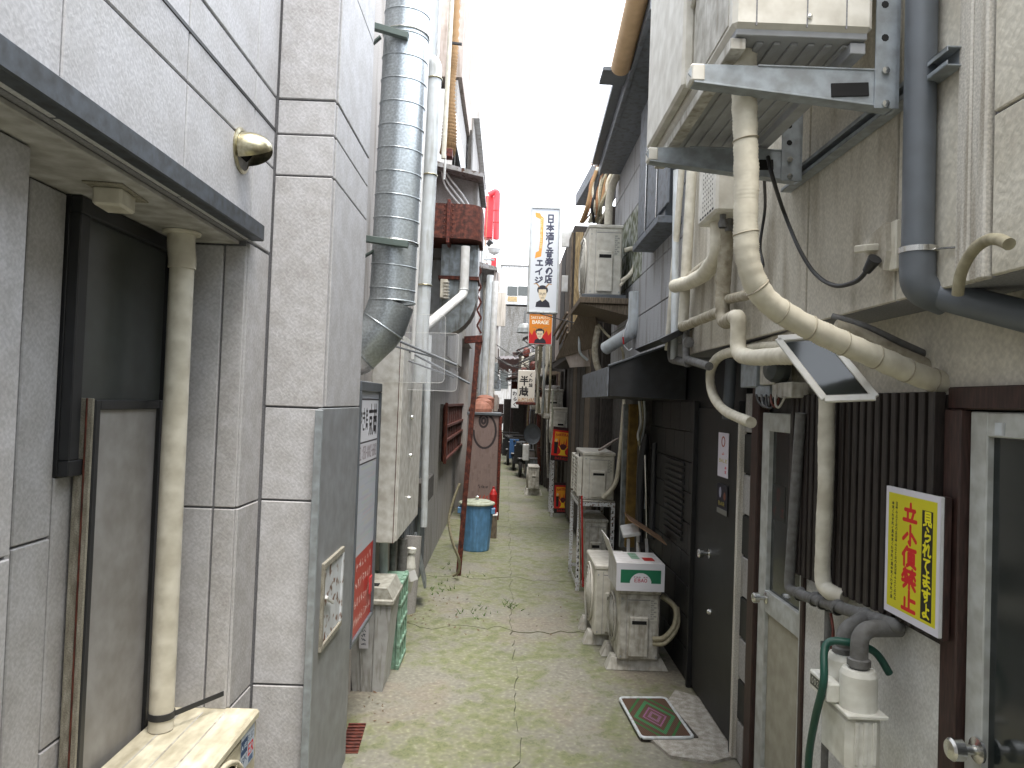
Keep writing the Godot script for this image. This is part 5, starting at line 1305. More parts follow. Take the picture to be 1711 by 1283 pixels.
func build_right_mid():
	var L := 1.223
	var o := thing("black_bar_front", "matt black painted bar front with black door and tiled base", "building")
	box(o, "wall", Vector3(L + 0.012, 0.0, -3.768), Vector3(3.2, 2.30, -6.15), M.black_paint, 0.0)
	var d := box(o, "door", Vector3(L + 0.002, 0.02, -3.80), Vector3(L + 0.013, 1.76, -4.66), M.black_paint, 0.003)
	knob(d, X(1185, 925, L) + Vector3(0.002, 0, 0), Vector3(-1, 0, 0), 0.95)
	lathe(d, "lock", X(1186, 1022, L) + Vector3(0.003, 0, 0), [[0.018, 0.0], [0.016, 0.01], [0.01, 0.02], [0.0, 0.022]], M.steel, Vector3(-1, 0, 0), 14)
	for z in [-3.768, -4.665]: box(o, "door_jamb", Vector3(L - 0.025, 0.0, z), Vector3(L + 0.011, 1.80, z - 0.03), M.black_paint, 0.003)
	for r in 9:
		var zz := -4.70 - (0.0 if r % 2 else 0.14)
		var y := 0.004 + r * 0.20
		if r % 2 == 0: box(o, "tile", Vector3(L - 0.003, y, -4.70), Vector3(L + 0.011, y + 0.194, -4.835), M.black_brick, 0.003)
		while zz > -6.10:
			box(o, "tile", Vector3(L - 0.003 + 0.001 * (r % 2), y, zz), Vector3(L + 0.011, y + 0.194, maxf(zz - 0.29, -6.14)), M.black_brick, 0.003)
			zz -= 0.295
	for k in 13: box(o, "louvre", Vector3(L - 0.02, 0.86 + k * 0.042, -4.95), Vector3(L - 0.004, 0.885 + k * 0.042, -5.50), M.black_brick, 0.004)
	var im := sheet(60, 140, Color(0.78, 0.76, 0.80))
	for k in 20:
		stroke(im, Vector2(30, 28) + Vector2(cos(TAU * k / 20) * 9, sin(TAU * k / 20) * 15), Vector2(30, 28) + Vector2(cos(TAU * (k + 1) / 20) * 9, sin(TAU * (k + 1) / 20) * 15), 4, Color(0.55, 0.22, 0.15))
	scribble(im, Vector2(24, 62), Vector2(12, 8), 2, Color(0.75, 0.35, 0.35))
	row(im, "SALE", Vector2(8, 84), Vector2(9, 9), 12, 2, Color(0.66, 0.60, 0.25))
	column(im, "半京", Vector2(42, 106), Vector2(9, 9), 12, 2, Color(0.75, 0.35, 0.40))
	var n1 := thing("door_notice", "white paper notice with a red oval mark taped to the black door", "notice")
	var a := X(1201, 722, L - 0.004)
	var rt := Vector3(0, 0, X(1218, 722, L - 0.004).z - a.z)
	box(n1, "sheet", a, a + rt + Vector3(0.002, -0.245, 0), M.paper, 0.0)
	print_on(n1, "print", a + Vector3(-0.0008, 0, 0), rt, Vector3(0, -0.245, 0), printed(im, 0.6))
	im = sheet(60, 90, Color(0.07, 0.07, 0.13))
	blob(im, Vector2(18, 26), Vector2(7, 16), Color(0.55, 0.55, 0.62))
	blob(im, Vector2(44, 34), Vector2(7, 12), Color(0.42, 0.22, 0.16))
	row(im, "BAR", Vector2(8, 54), Vector2(9, 10), 13, 2.5, Color(0.55, 0.50, 0.16))
	im.fill_rect(Rect2i(0, 74, 60, 16), Color(0.42, 0.42, 0.40))
	var n2 := thing("door_poster", "small dark blue poster with yellow words under the white notice", "poster")
	var b := X(1199, 806, L - 0.004)
	box(n2, "sheet", b, b + rt + Vector3(0.002, -0.165, 0), M.black_frame, 0.0)
	print_on(n2, "print", b + Vector3(-0.0008, 0, 0), rt, Vector3(0, -0.165, 0), printed(im, 0.6))

	var aw := thing("black_awning", "black boxy awning with sloping top over the bar front", "awning")
	var c0 := Z(1018, 612, 5.0)
	var c1 := Z(1018, 661, 5.0)
	var side := [c1, c0, Vector3(L, c0.y + 0.20, -5.0), Vector3(L, c1.y - 0.01, -5.0)]
	prism(aw, "cover", side, Vector3(0.05, 0, -1.6), M.awning)
	box(aw, "front_valance", Vector3(c0.x - 0.012, c1.y - 0.005, -4.99), Vector3(c0.x - 0.002, c0.y - 0.003, -6.62), M.eave, 0.002)
	bar(aw, "edge_trim", c0 + Vector3(-0.01, 0.004, 0.008), Vector3(L, c0.y + 0.206, -4.992), 0.012, 0.012, M.pipe_grey, Vector3.BACK)
	prism(aw, "roof_sheet", [Vector3(0.86, c0.y + 0.12, -4.2), Vector3(L + 0.02, c0.y + 0.32, -4.2), Vector3(L + 0.02, c0.y + 0.29, -4.2), Vector3(0.90, c0.y + 0.10, -4.2)], Vector3(0, 0, -0.78), M.black_paint)

	var mt := thing("door_mat", "rectangular door mat with green and pink diamond pattern and pale blue rim", "mat")
	im = sheet(120, 180, Color(0.30, 0.22, 0.16))
	for y in 180:
		for x in 120:
			var q := absf(x - 60.0) / 60.0 + absf(y - 90.0) / 90.0
			var col := Color(0.34, 0.25, 0.19)
			if q < 0.16: col = Color(0.36, 0.27, 0.20)
			elif q < 0.30: col = Color(0.52, 0.37, 0.47)
			elif q < 0.42: col = Color(0.38, 0.26, 0.24)
			elif q < 0.50: col = Color(0.56, 0.36, 0.50)
			elif q > 0.68 and q < 0.86: col = Color(0.24, 0.46, 0.29)
			elif q > 1.1 and q < 1.22: col = Color(0.18, 0.40, 0.20)
			if (x + y) % 5 < 2: col = col.darkened(0.30)
			im.set_pixel(x, y, col)
	var mq := [Y(1035, 1166, 0.018), Y(1112, 1166, 0.018), Y(1167, 1231, 0.018), Y(1072, 1233, 0.018)]
	prism(mt, "pad", mq, Vector3(0, -0.014, 0), M.dark_wood)
	print_on(mt, "weave", mq[0] + Vector3(0, 0.001, 0), mq[1] - mq[0], mq[3] - mq[0], printed(im, 0.95))
	var rim := [mq[0], mq[1], mq[1] + mq[3] - mq[0], mq[3], mq[0]]
	tube(mt, "rim", elbows([rim[0].lerp(rim[1], 0.5)] + [rim[1], rim[2], rim[3], rim[0], rim[0].lerp(rim[1], 0.5)], 0.03), 0.009, M.pipe_light, 8)

	# ---- units on the ground
	var A := ac_unit("grimy white outdoor unit carrying a green and white carton, beside the black door", "", 0.80, 1.075, -4.92, -5.33, 0.07, 0.54, -1, M.ac_dirty)
	tube(A, "hose", smooth([Vector3(1.03, 0.22, -4.90), Vector3(1.10, 0.24, -4.88), Vector3(1.17, 0.32, -4.90), Vector3(1.18, 0.42, -4.95), Vector3(1.10, 0.48, -5.0)]), 0.018, M.hose_tan, 10)
	tube(A, "hose", smooth([Vector3(1.03, 0.19, -4.90), Vector3(1.11, 0.21, -4.87), Vector3(1.19, 0.31, -4.90), Vector3(1.20, 0.42, -4.96)]), 0.014, M.hose_tan, 10)
	ac_unit("plain outdoor unit with dusty top on raised feet, second from the black door", "", 0.70, 0.98, -5.39, -5.95, 0.08, 0.59, -1, M.ac)
	var bx := thing("carton", "white and green printed fruit carton with one flap up, on the grimy unit", "box")
	var c00 := Z(1031, 934, 4.86)
	var c11 := Z(1110, 983, 4.86)
	box(bx, "carton", Vector3(c00.x, 0.541, -4.86), Vector3(c11.x, 0.541 + (c00.y - c11.y), -5.24), M.white_card, 0.003)
	im = sheet(160, 96, Color(0.80, 0.80, 0.83))
	im.fill_rect(Rect2i(14, 22, 134, 46), Color(0.10, 0.42, 0.30))
	for y in range(30, 74):
		for x in range(40, 120):
			if Vector2(x - 80, (y - 68) * 1.0).length() < 36: im.set_pixel(x, y, Color(0.80, 0.80, 0.83))
	row(im, "FROZEN", Vector2(58, 46), Vector2(5, 3), 8, 1, Color(0.5, 0.3, 0.35))
	row(im, "EBAO", Vector2(60, 53), Vector2(8, 11), 11, 2, Color(0.66, 0.25, 0.32))
	print_on(bx, "front_print", Vector3(c00.x, 0.541 + (c00.y - c11.y), -4.8592), Vector3(c11.x - c00.x, 0, 0), Vector3(0, c11.y - c00.y, 0), printed(im, 0.6))
	obox(bx, "flap", Vector3(c00.x - 0.03, 0.541 + (c00.y - c11.y) + 0.075, -5.05), Vector3(0.004, 0.16, 0.36), Vector3(0, 0, 0.35), M.white_card, 0.0)
	box(bx, "red_label", Vector3(lerpf(c00.x, c11.x, 0.62), 0.542 + (c00.y - c11.y), -4.95), Vector3(lerpf(c00.x, c11.x, 0.85), 0.543 + (c00.y - c11.y), -5.05), M.red_paint, 0.0)
	box(bx, "tape", Vector3(lerpf(c00.x, c11.x, 0.38), 0.542 + (c00.y - c11.y), -5.0), Vector3(lerpf(c00.x, c11.x, 0.56), 0.5428 + (c00.y - c11.y), -5.2), M.crate_green, 0.0)

	var r1 := rack("rusty white slotted-angle rack holding one outdoor unit on top and one inside", 0.735, 1.05, -6.98, -7.75, 0.835, M.white_rust)
	for q in [[0.72, 0.42], [0.745, 0.5]]:
		tube(r1, "pole", [Vector3(q[0] + 0.04, 0.05, -6.93), Vector3(q[0], 0.90, -6.93)], 0.009, M.steel if q[0] < 0.73 else M.red_paint, 8)
	var T2 := ac_unit("beige outdoor unit with louvred front standing on top of the slotted rack", "", 0.76, 1.06, -7.02, -7.72, 0.85, 1.305, -1, M.ac, false, true, true)
	tube(T2, "hose", smooth(PX([[1008, 832, 6.98], [1028, 808, 6.95], [1035, 770, 6.95], [1042, 690, 7.0], [1044, 660, 7.05]])), 0.022, M.cream_wrap, 12)
	ac_unit("greyed outdoor unit tucked inside the slotted rack under the louvred one", "", 0.80, 1.02, -7.08, -7.7, 0.10, 0.66, -1, M.ac_dirty, false)
	box(r1, "shelf", Vector3(0.72, 0.836, -6.985), Vector3(1.065, 0.849, -7.75), M.ac_dirty, 0.002)
	tag(obox(self, "wood_board", Z(1018, 742, 7.1), Vector3(0.045, 0.02, 0.34), Vector3(0.3, -0.7, 0.3), M.wall_brown, 0.002), "short brown board lying across the louvred unit's top", "board")

	var sg := thing("folding_steps", "folded white aluminium step stool leaning behind the fruit carton", "step stool")
	for q in [[1050, 900, 1048, 985], [1066, 895, 1064, 985], [1080, 900, 1084, 985]]: bar(sg, "leg", Z(q[0], q[1], 5.5), Z(q[2], q[3] + 20, 5.5), 0.022, 0.012, M.white_plain, Vector3.BACK)
	obox(sg, "step", Z(1053, 886, 5.5), Vector3(0.13, 0.03, 0.16), Vector3(0.3, 0, 0.2), M.white_plain, 0.006)
	bar(sg, "brace", Z(1066, 905, 5.48), Z(1084, 985, 5.48), 0.014, 0.01, M.steel, Vector3.BACK)
	tag(obox(self, "cardboard_sheet", Z(1078, 883, 5.45), Vector3(0.33, 0.006, 0.22), Vector3(0.1, 0, -0.55), M.cardboard, 0.0), "brown cardboard sheet tilted on top of the folded steps", "cardboard")
	var um := thing("umbrella_stand", "black folded umbrellas with a white handle leaning on the bar front", "umbrella")
	tube(um, "umbrella", smooth(PX([[1071, 905, 6.0], [1070, 830, 6.0], [1074, 770, 6.0], [1080, 725, 6.0]])), [0.02, 0.021, 0.022, 0.023, 0.024, 0.026, 0.028, 0.03, 0.032, 0.034, 0.036, 0.038, 0.04, 0.041, 0.042, 0.042, 0.041, 0.04, 0.038, 0.036, 0.034, 0.03, 0.026, 0.02, 0.012], M.cable, 10)
	tube(um, "umbrella", PX([[1090, 900, 5.9], [1094, 740, 5.9]]), [0.03, 0.02], M.black_frame, 10)
	tube(um, "pole", PX([[1081, 900, 5.95], [1078, 760, 5.95]]), 0.010, M.steel, 8)
	var cl := thing("wall_clutter", "ochre door jamb, grey pipes and dangling hoses under the awning", "pipe")
	box(cl, "ochre_jamb", Z(1052, 675, 6.3), Z(1066, 915, 6.3) + Vector3(0, 0, -0.06), M.ochre, 0.003)
	box(cl, "metal_jamb", Z(1043, 675, 6.45), Z(1050, 915, 6.45) + Vector3(0, 0, -0.06), M.galv_dull, 0.003)
	for q in [[1012, 1010, 0.02, "pipe_light"], [1024, 1022, 0.026, "pipe_old"], [1034, 1030, 0.018, "wrap_dirty"]]: tube(cl, "pipe", PX([[q[0], 660, 7.9], [q[1], 800, 7.9]]), q[2], M[q[3]], 10)
	for k in 3: tube(cl, "hose", smooth(PX([[1068 + k * 4, 670, 6.1], [1071 + k * 3, 705, 6.1], [1066 + k * 2, 730 + k * 10, 6.05], [1074 + k, 760, 6.1], [1071 + k * 3, 850, 6.1]])), 0.011, [M.white_plain, M.hose_tan, M.pipe_light][k], 8)

	# ---- upper storey past the concrete building
	var s := thing("siding_house", "grey board-clad upper storey with mossy stains above the bar awning", "building")
	var S := 1.10
	box(s, "core", Vector3(S + 0.03, 2.05, -4.455), Vector3(3.2, 4.4, -7.85), M.joint, 0.0)
	var ys := [2.06, 2.17, 2.52, 2.86, 3.20, 3.54, 3.88, 4.22]
	for j in 7:
		var cut := [-4.455, -6.16, -7.85] if j % 2 else [-4.455, -5.4, -6.9, -7.85]
		for k in cut.size() - 1:
			box(s, "siding_board", Vector3(S + 0.0015 * (j % 2), ys[j] + 0.003, cut[k] - 0.002), Vector3(S + 0.032, ys[j + 1] - 0.003, cut[k + 1] + 0.002), M.siding_moss if (j in [3, 4] and k > 0) else M.siding, 0.004)
	box(s, "end_wall", Vector3(S + 0.04, 0.0, -6.16), Vector3(3.2, 2.05, -7.85), M.wall_dark, 0.0)
	var e0 := Y(1090, 10, 4.15)
	var e1 := Y(1003, 290, 4.15)
	prism(s, "eave", [e0, Vector3(S + 0.3, 4.15, e0.z), Vector3(S + 0.3, 4.15, e1.z), e1], Vector3(0, 0.05, 0), M.eave)
	bar(s, "fascia", e0 + Vector3(0, 0.08, 0), e1 + Vector3(0, 0.08, 0), 0.03, 0.20, M.eave)
	bar(s, "gutter", e0 + Vector3(-0.05, 0.12, 0), e1 + Vector3(-0.05, 0.12, 0), 0.08, 0.06, M.pipe_grey)
	prism(s, "roof", [e0 + Vector3(-0.06, 0.2, 0), e0 + Vector3(1.2, 0.75, 0), e1 + Vector3(1.2, 0.75, 0), e1 + Vector3(-0.06, 0.2, 0)], Vector3(0, 0.05, 0), M.tin)
	tag(tube(self, "bamboo_pole", [Z(1072, -30, 4.3), Z(1037, 112, 5.2)], 0.07, M.gutter_tan, 16), "pale tan round gutter length lying along the roof edge against the sky", "gutter")
	tag(box(self, "roof_plank", Z(1008, 110, 5.3), Z(1052, 119, 5.3) + Vector3(0, 0, -0.25), M.pipe_grey, 0.003), "short grey plank end jutting from the roof edge against the sky", "plank")
	var wn := thing("shutter_window", "dark grey shutter-box window projecting from the board-clad wall", "window")
	var wz0 := X(1112, 340, 1.0).z
	var wz1 := X(1074, 340, 1.0).z
	var wy0 := X(1092, 385, 1.0).y
	box(wn, "frame", Vector3(1.0, wy0, wz0), Vector3(S + 0.01, wy0 + 1.1, wz1), M.window_dark, 0.006)
	for z in [0.04, 0.5, 0.94]: box(wn, "shutter_leaf", Vector3(0.985, wy0 + 0.06, lerpf(wz0, wz1, z) + 0.16), Vector3(0.999, wy0 + 1.06, lerpf(wz0, wz1, z) - 0.16), M.eave, 0.004)
	for z in [0.26, 0.74]: box(wn, "track", Vector3(0.98, wy0 + 0.05, lerpf(wz0, wz1, z)), Vector3(0.9995, wy0 + 1.06, lerpf(wz0, wz1, z) - 0.012), M.steel, 0.001)
	box(wn, "sill", Vector3(0.94, wy0 - 0.05, wz0 + 0.05), Vector3(S + 0.01, wy0 - 0.001, wz1 - 0.05), M.eave, 0.004)

	# ---- unit on its ledge
	var l0 := Z(972, 505, 6.6)
	var lz := -6.6
	var yl := Z(1000, 497, 6.6).y
	var B := ac_unit("clean pale outdoor unit on a wooden wall ledge below the shutter window", "", Z(985, 380, 6.65).x, Z(1041, 380, 6.65).x, -6.65, -7.40, yl + 0.03, Z(1010, 375, 6.65).y, -1, M.ac, false)
	box(B, "base_rail", Vector3(l0.x, yl, lz), Vector3(1.05, yl + 0.03, lz - 0.05), M.pipe_grey, 0.003)
	tube(B, "hose", smooth(PX([[1038, 470, 6.6], [1056, 455, 6.6], [1063, 430, 6.6], [1058, 416, 6.6], [1044, 418, 6.6]])), 0.02, M.cream_wrap, 10)
	tube(B, "hose", smooth(PX([[1036, 478, 6.6], [1050, 460, 6.6], [1062, 445, 6.6], [1058, 470, 6.6]])), 0.014, M.cream_wrap, 10)
	var lg := thing("wooden_ledge", "weathered timber ledge on struts under the pale upper unit", "ledge")
	box(lg, "ledge", Vector3(l0.x - 0.02, yl - 0.055, lz + 0.03), Vector3(1.10, yl - 0.002, -7.5), M.old_wood, 0.004)
	prism(lg, "side_strut", [Vector3(l0.x, yl - 0.06, lz), Vector3(1.10, yl - 0.06, lz), Vector3(1.10, yl - 0.16, lz)], Vector3(0, 0, -0.8), M.old_wood)
	prism(lg, "apron", [Z(928, 600, 8.0), Z(975, 508, 7.4), Z(990, 505, 7.2), Z(1000, 560, 7.2), Z(985, 582, 7.5)], Vector3(0.02, 0, -0.02), M.old_wood)
	prism(lg, "tin_flap", [Z(940, 585, 7.9), Z(982, 585, 7.6), Z(986, 612, 7.6), Z(952, 614, 7.8)], Vector3(0, 0.01, -0.03), M.wall_brown)
	var gr := thing("grey_downpipe", "fat grey plastic pipe bending away under the timber ledge", "pipe")
	tube(gr, "pipe", elbows(PX([[1062, 488, 6.3], [1060, 552, 6.3], [1012, 582, 6.6]]), 0.09, 7), 0.058, M.pipe_light, 18)
	var wr := thing("hanging_wires", "loose tan hoses and wires dangling beneath the timber ledge", "cable")
	tube(wr, "hose", smooth(PX([[1000, 545, 6.9], [994, 580, 6.9], [996, 605, 6.9], [1002, 622, 6.9]])), 0.03, M.wrap_dirty, 12)
	tube(wr, "hose", smooth(PX([[1000, 542, 6.9], [1015, 560, 6.8], [1038, 580, 6.7], [1042, 605, 6.7]])), 0.012, M.hose_tan, 8)
	tube(wr, "wire", smooth(PX([[1053, 525, 6.3], [1042, 560, 6.3], [1042, 575, 6.3], [1050, 585, 6.3], [1056, 582, 6.3]])), 0.005, M.paper, 6)
	tube(wr, "wire", smooth(PX([[1041, 563, 6.29], [1042, 575, 6.29]])), 0.008, M.red_paint, 6)
	tube(wr, "conduit", elbows(PX([[968, 542, 7.6], [968, 590, 7.6], [982, 602, 7.6]]), 0.08), 0.014, M.pipe_light, 8)

	# ---- tangle and roofs past the siding house
	var t := thing("dark_roof_house", "dark weathered timber house with sagging roof edge and tangled cables", "building")
	box(t, "wall", Vector3(1.02, 0.0, -7.86), Vector3(3.2, 3.9, -12.0), M.dark_wood, 0.0)
	var q0 := Z(1012, 232, 8.0)
	var q1 := Z(962, 325, 10.5)
	prism(t, "roof_edge", [q0, Vector3(1.4, q0.y, q0.z), Vector3(1.4, q1.y, q1.z), q1], Vector3(0, -0.16, 0), M.eave)
	box(t, "upper_floor", Vector3(0.74, 2.32, -8.7), Vector3(3.2, 3.88, -12.0), M.dark_wood, 0.004)
	for k in 4: box(t, "upper_board", Vector3(0.715, 2.40, -8.72 - k * 0.82), Vector3(0.739, 3.80, -9.46 - k * 0.82), [M.old_wood, M.dark_wood, M.wall_brown, M.dark_wood][k], 0.004)
	for k in 3: box(t, "end_board", Vector3(0.76 + k * 0.10, 2.36, -8.69), Vector3(0.85 + k * 0.10, 3.8, -8.699), [M.plywood, M.wall_brown, M.old_wood][k], 0.003)
	for k in 7: box(t, "board", Vector3(0.97, 0.1, -8.0 - k * 0.55), Vector3(1.018, 3.85, -8.5 - k * 0.55), [M.dark_wood, M.old_wood, M.wall_dark][k % 3], 0.004)
	for k in 8: bar(t, "batten", Z(925 + k * 5, 560 + k * 7, 9.0), Z(948, 522 + k * 11, 8.6), 0.02, 0.03, M.old_wood)
	var tw := thing("cable_tangle", "tangle of copper-coloured wires and lagged lines below the dark eave", "cable")
	for k in 16:
		var x := 985.0 + rng.randf() * 32
		tube(tw, "cable", smooth(PX([[x + 8, 275 + rng.randf() * 20, 7.9], [x - 4 + rng.randf() * 10, 310, 7.9], [x - 12 + rng.randf() * 14, 345, 7.9], [x - 20 + rng.randf() * 18, 372, 8.0]])), 0.008 + rng.randf() * 0.014, [M.copper, M.hose_tan, M.cream_wrap, M.rope, M.cable][k % 5], 7)
	tube(tw, "lagged_line", smooth(PX([[1031, 292, 7.6], [1024, 308, 7.6], [1018, 335, 7.6], [1016, 376, 7.6]])), 0.042, M.cream_wrap, 14)
	for k in 5: tube(tw, "cable", smooth(PX([[975 + k * 6, 255, 8.6], [985 + k * 4, 272 + k * 3, 8.5], [1000 + k, 262, 8.4]])), 0.008, M.copper if k % 2 else M.white_plain, 6)

	# ---- the signs across the alley
	var g := thing("vertical_sign", "tall white sign box with Japanese lettering and a horned man's portrait", "sign")
	var t0 := Z(891, 347, 9.0)
	var t1 := Z(939, 347, 9.0)
	var t2 := Z(884, 520, 9.0)
	var w := t1.x - t0.x
	var h := t0.y - t2.y
	var org := Vector3(t0.x - 0.02, t0.y, -9.0)
	box(g, "box", org + Vector3(0, 0, -0.005), org + Vector3(w, -h, -0.16), M.white_plain, 0.004)
	for q in [[-0.012, 0.012, 0.012, -h - 0.012], [w - 0.012, 0.012, w + 0.012, -h - 0.012]]: box(g, "frame", org + Vector3(q[0], q[1], 0.008), org + Vector3(q[2], q[3], -0.17), M.pipe_light, 0.003)
	for y in [0.012, -h + 0.004]: box(g, "frame", org + Vector3(0.0125, y, 0.007), org + Vector3(w - 0.0125, y - 0.02, -0.169), M.pipe_light, 0.003)
	im = sheet(200, 680, Color(0.83, 0.85, 0.88))
	var ink := Color(0.22, 0.23, 0.31)
	column(im, "日本酒と音楽の店", Vector2(112, 40), Vector2(50, 48), 57, 10, ink)
	column(im, "エイジ", Vector2(40, 335), Vector2(50, 44), 56, 10, ink)
	fill_poly(im, PackedVector2Array([Vector2(22, 26), Vector2(58, 30), Vector2(66, 46), Vector2(86, 60), Vector2(86, 220), Vector2(76, 316), Vector2(30, 330), Vector2(36, 290), Vector2(58, 280), Vector2(64, 200), Vector2(62, 70), Vector2(26, 56)]), Color(0.88, 0.62, 0.28))
	for k in 17: glyph(im, "SAKEMUSICBARAGEXX"[k], Vector2(66, 62 + k * 13.6), Vector2(12, 8), 2.5, Color(0.94, 0.84, 0.66))
	horned_man(im, Vector2(96, 560), 52)
	print_on(g, "print", org + Vector3(0.012, -0.008, -0.0038), Vector3(w - 0.024, 0, 0), Vector3(0, -h + 0.01, 0), printed(im, 0.4))
	for y in [399, 474]: box(g, "mount_arm", Z(939, y - 14, 9.06), Z(967, y + 14, 9.06) + Vector3(0.5, 0, -0.04), M.white_plain, 0.004)
	var g2 := thing("bar_sign", "small orange and red bar sign with a horned man's portrait under the tall white sign", "sign")
	var u0 := Z(884, 523, 9.0)
	var u1 := Z(922, 576, 9.0)
	im = sheet(150, 210, Color(0.86, 0.52, 0.16))
	fill_poly(im, PackedVector2Array([Vector2(0, 210), Vector2(0, 120), Vector2(20, 150), Vector2(34, 110), Vector2(50, 150), Vector2(75, 100), Vector2(96, 150), Vector2(116, 112), Vector2(130, 150), Vector2(150, 120), Vector2(150, 210)]), Color(0.76, 0.13, 0.14))
	row(im, "SAKE&MUSIC", Vector2(10, 16), Vector2(9, 18), 13.2, 3, Color(0.94, 0.91, 0.86))
	row(im, "BARAGE", Vector2(20, 46), Vector2(15, 22), 19, 5, Color(0.95, 0.93, 0.88))
	horned_man(im, Vector2(72, 140), 38)
	box(g2, "box", Vector3(u0.x, u0.y, -9.005), Vector3(u1.x, u1.y, -9.09), M.white_plain, 0.003)
	print_on(g2, "print", Vector3(u0.x + 0.008, u0.y - 0.008, -9.0038), Vector3(u1.x - u0.x - 0.016, 0, 0), Vector3(0, u1.y - u0.y + 0.016, 0), printed(im, 0.4))
	var g3 := thing("lantern_sign", "weathered white box sign with black brush characters and rusty bottom edge", "sign")
	var v0 := Z(866, 618, 12.6)
	var v1 := Z(893, 672, 12.6)
	box(g3, "box", Vector3(v0.x, v0.y, -12.605), Vector3(v1.x, v1.y, -12.8), M.white_metal, 0.006)
	box(g3, "rusty_tray", Vector3(v0.x - 0.02, v1.y - 0.001, -12.58), Vector3(v1.x + 0.02, v1.y - 0.05, -12.83), M.rust, 0.006)
	im = sheet(130, 260, Color(0.80, 0.78, 0.74))
	for k in 120: im.fill_rect(Rect2i(rng.randi() % 130, 225 + rng.randi() % 40, 4, 4 + rng.randi() % 14), Color(0.62, 0.45, 0.30).lerp(Color(0.8, 0.78, 0.74), rng.randf() * 0.7))
	column(im, "半蔵", Vector2(14, 50), Vector2(62, 72), 88, 11, Color(0.10, 0.09, 0.10))
	column(im, "くわ焼", Vector2(86, 22), Vector2(26, 28), 42, 5, Color(0.13, 0.12, 0.13))
	print_on(g3, "print", Vector3(v0.x + 0.008, v0.y - 0.008, -12.6038), Vector3(v1.x - v0.x - 0.016, 0, 0), Vector3(0, v1.y - v0.y + 0.014, 0), printed(im, 0.5))
	var g4 := thing("paper_sign", "narrow white sign panel behind the weathered box sign", "sign")
	box(g4, "panel", Z(855, 650, 14.0), Z(866, 682, 14.0) + Vector3(0, 0, -0.05), M.white_plain, 0.003)
	im = sheet(40, 110, Color(0.80, 0.80, 0.80))
	column(im, "さらり", Vector2(8, 10), Vector2(22, 24), 34, 4, Color(0.15, 0.14, 0.16))
	column(im, "わらく", Vector2(8, 10), Vector2(22, 24), 34, 4, Color(0.15, 0.14, 0.16))
	var pa := Z(855.5, 651, 13.99)
	var pb := Z(865.5, 681, 13.99)
	print_on(g4, "print", pa, Vector3(pb.x - pa.x, 0, 0), Vector3(0, pb.y - pa.y, 0), printed(im))
	var hl := thing("hood_lamp", "pale round-topped lamp hood beside the orange bar sign", "lamp")
	lathe(hl, "hood", Z(877, 556, 9.6), [[0.11, 0.0], [0.10, 0.06], [0.07, 0.11], [0.0, 0.13]], M.pipe_light, Vector3.UP, 18)
	tube(hl, "stem", PX([[877, 541, 9.6], [877, 520, 9.7]]), 0.012, M.pipe_grey, 8)
	var ph := thing("sign_poles", "bundle of pale conduits hanging down below the bar sign", "pipe")
	for k in 5: tube(ph, "conduit", smooth(PX([[897 + k * 6, 578, 9.4 + k * 0.2], [896 + k * 6, 610, 9.4 + k * 0.2], [899 + k * 5 - (k % 2) * 6, 645, 9.4 + k * 0.2], [896 + k * 5, 690, 9.5 + k * 0.2]])), 0.016 + 0.006 * (k % 2), [M.cream_wrap, M.hose_tan, M.pipe_light][k % 3], 8)

	# ---- poster racks
	var pm := printed(poster_image(), 0.55)
	var r2 := rack("grey slotted rack with a red and yellow poster, farther from the bar front", 0.77, 1.02, -11.45, -12.0, 1.10, M.white_rust)
	for q in [[Z(927, 806, 11.4), Z(954, 858, 11.4), "flat", "red and yellow flame poster fixed inside the lower rack", 0.0], [Z(925, 712, 11.2), Z(961, 770, 11.2), "tilted", "red and yellow flame poster hanging askew above the far rack", 0.10]]:
		var p := thing("flame_poster", q[3], "poster")
		var aa: Vector3 = q[0]
		var bb: Vector3 = q[1]
		var r_ := Vector3(bb.x - aa.x, -q[4] * (bb.x - aa.x), 0)
		var d_ := Vector3(-q[4] * 0.6 * (aa.y - bb.y), bb.y - aa.y, 0)
		prism(p, "board", [aa, aa + r_, aa + r_ + d_, aa + d_], Vector3(0, 0, -0.02), M.dark_wood)
		print_on(p, "print", aa + Vector3(0, 0, 0.001), r_, d_, pm)
	var C := ac_unit("outdoor unit boxed behind the askew flame poster on the far rack", "", 0.74, 1.0, -11.5, -12.1, 1.11, 1.70, -1, M.ac, false)
	ac_unit("small old outdoor unit on brackets above the askew poster", "", 0.62, 0.92, -11.8, -12.4, Z(925, 700, 11.8).y, Z(925, 650, 11.8).y, -1, M.ac_dirty, false)
	box(C, "green_side", Vector3(0.73, 1.30, -11.48), Vector3(0.739, 1.95, -11.7), M.lid_green, 0.002)

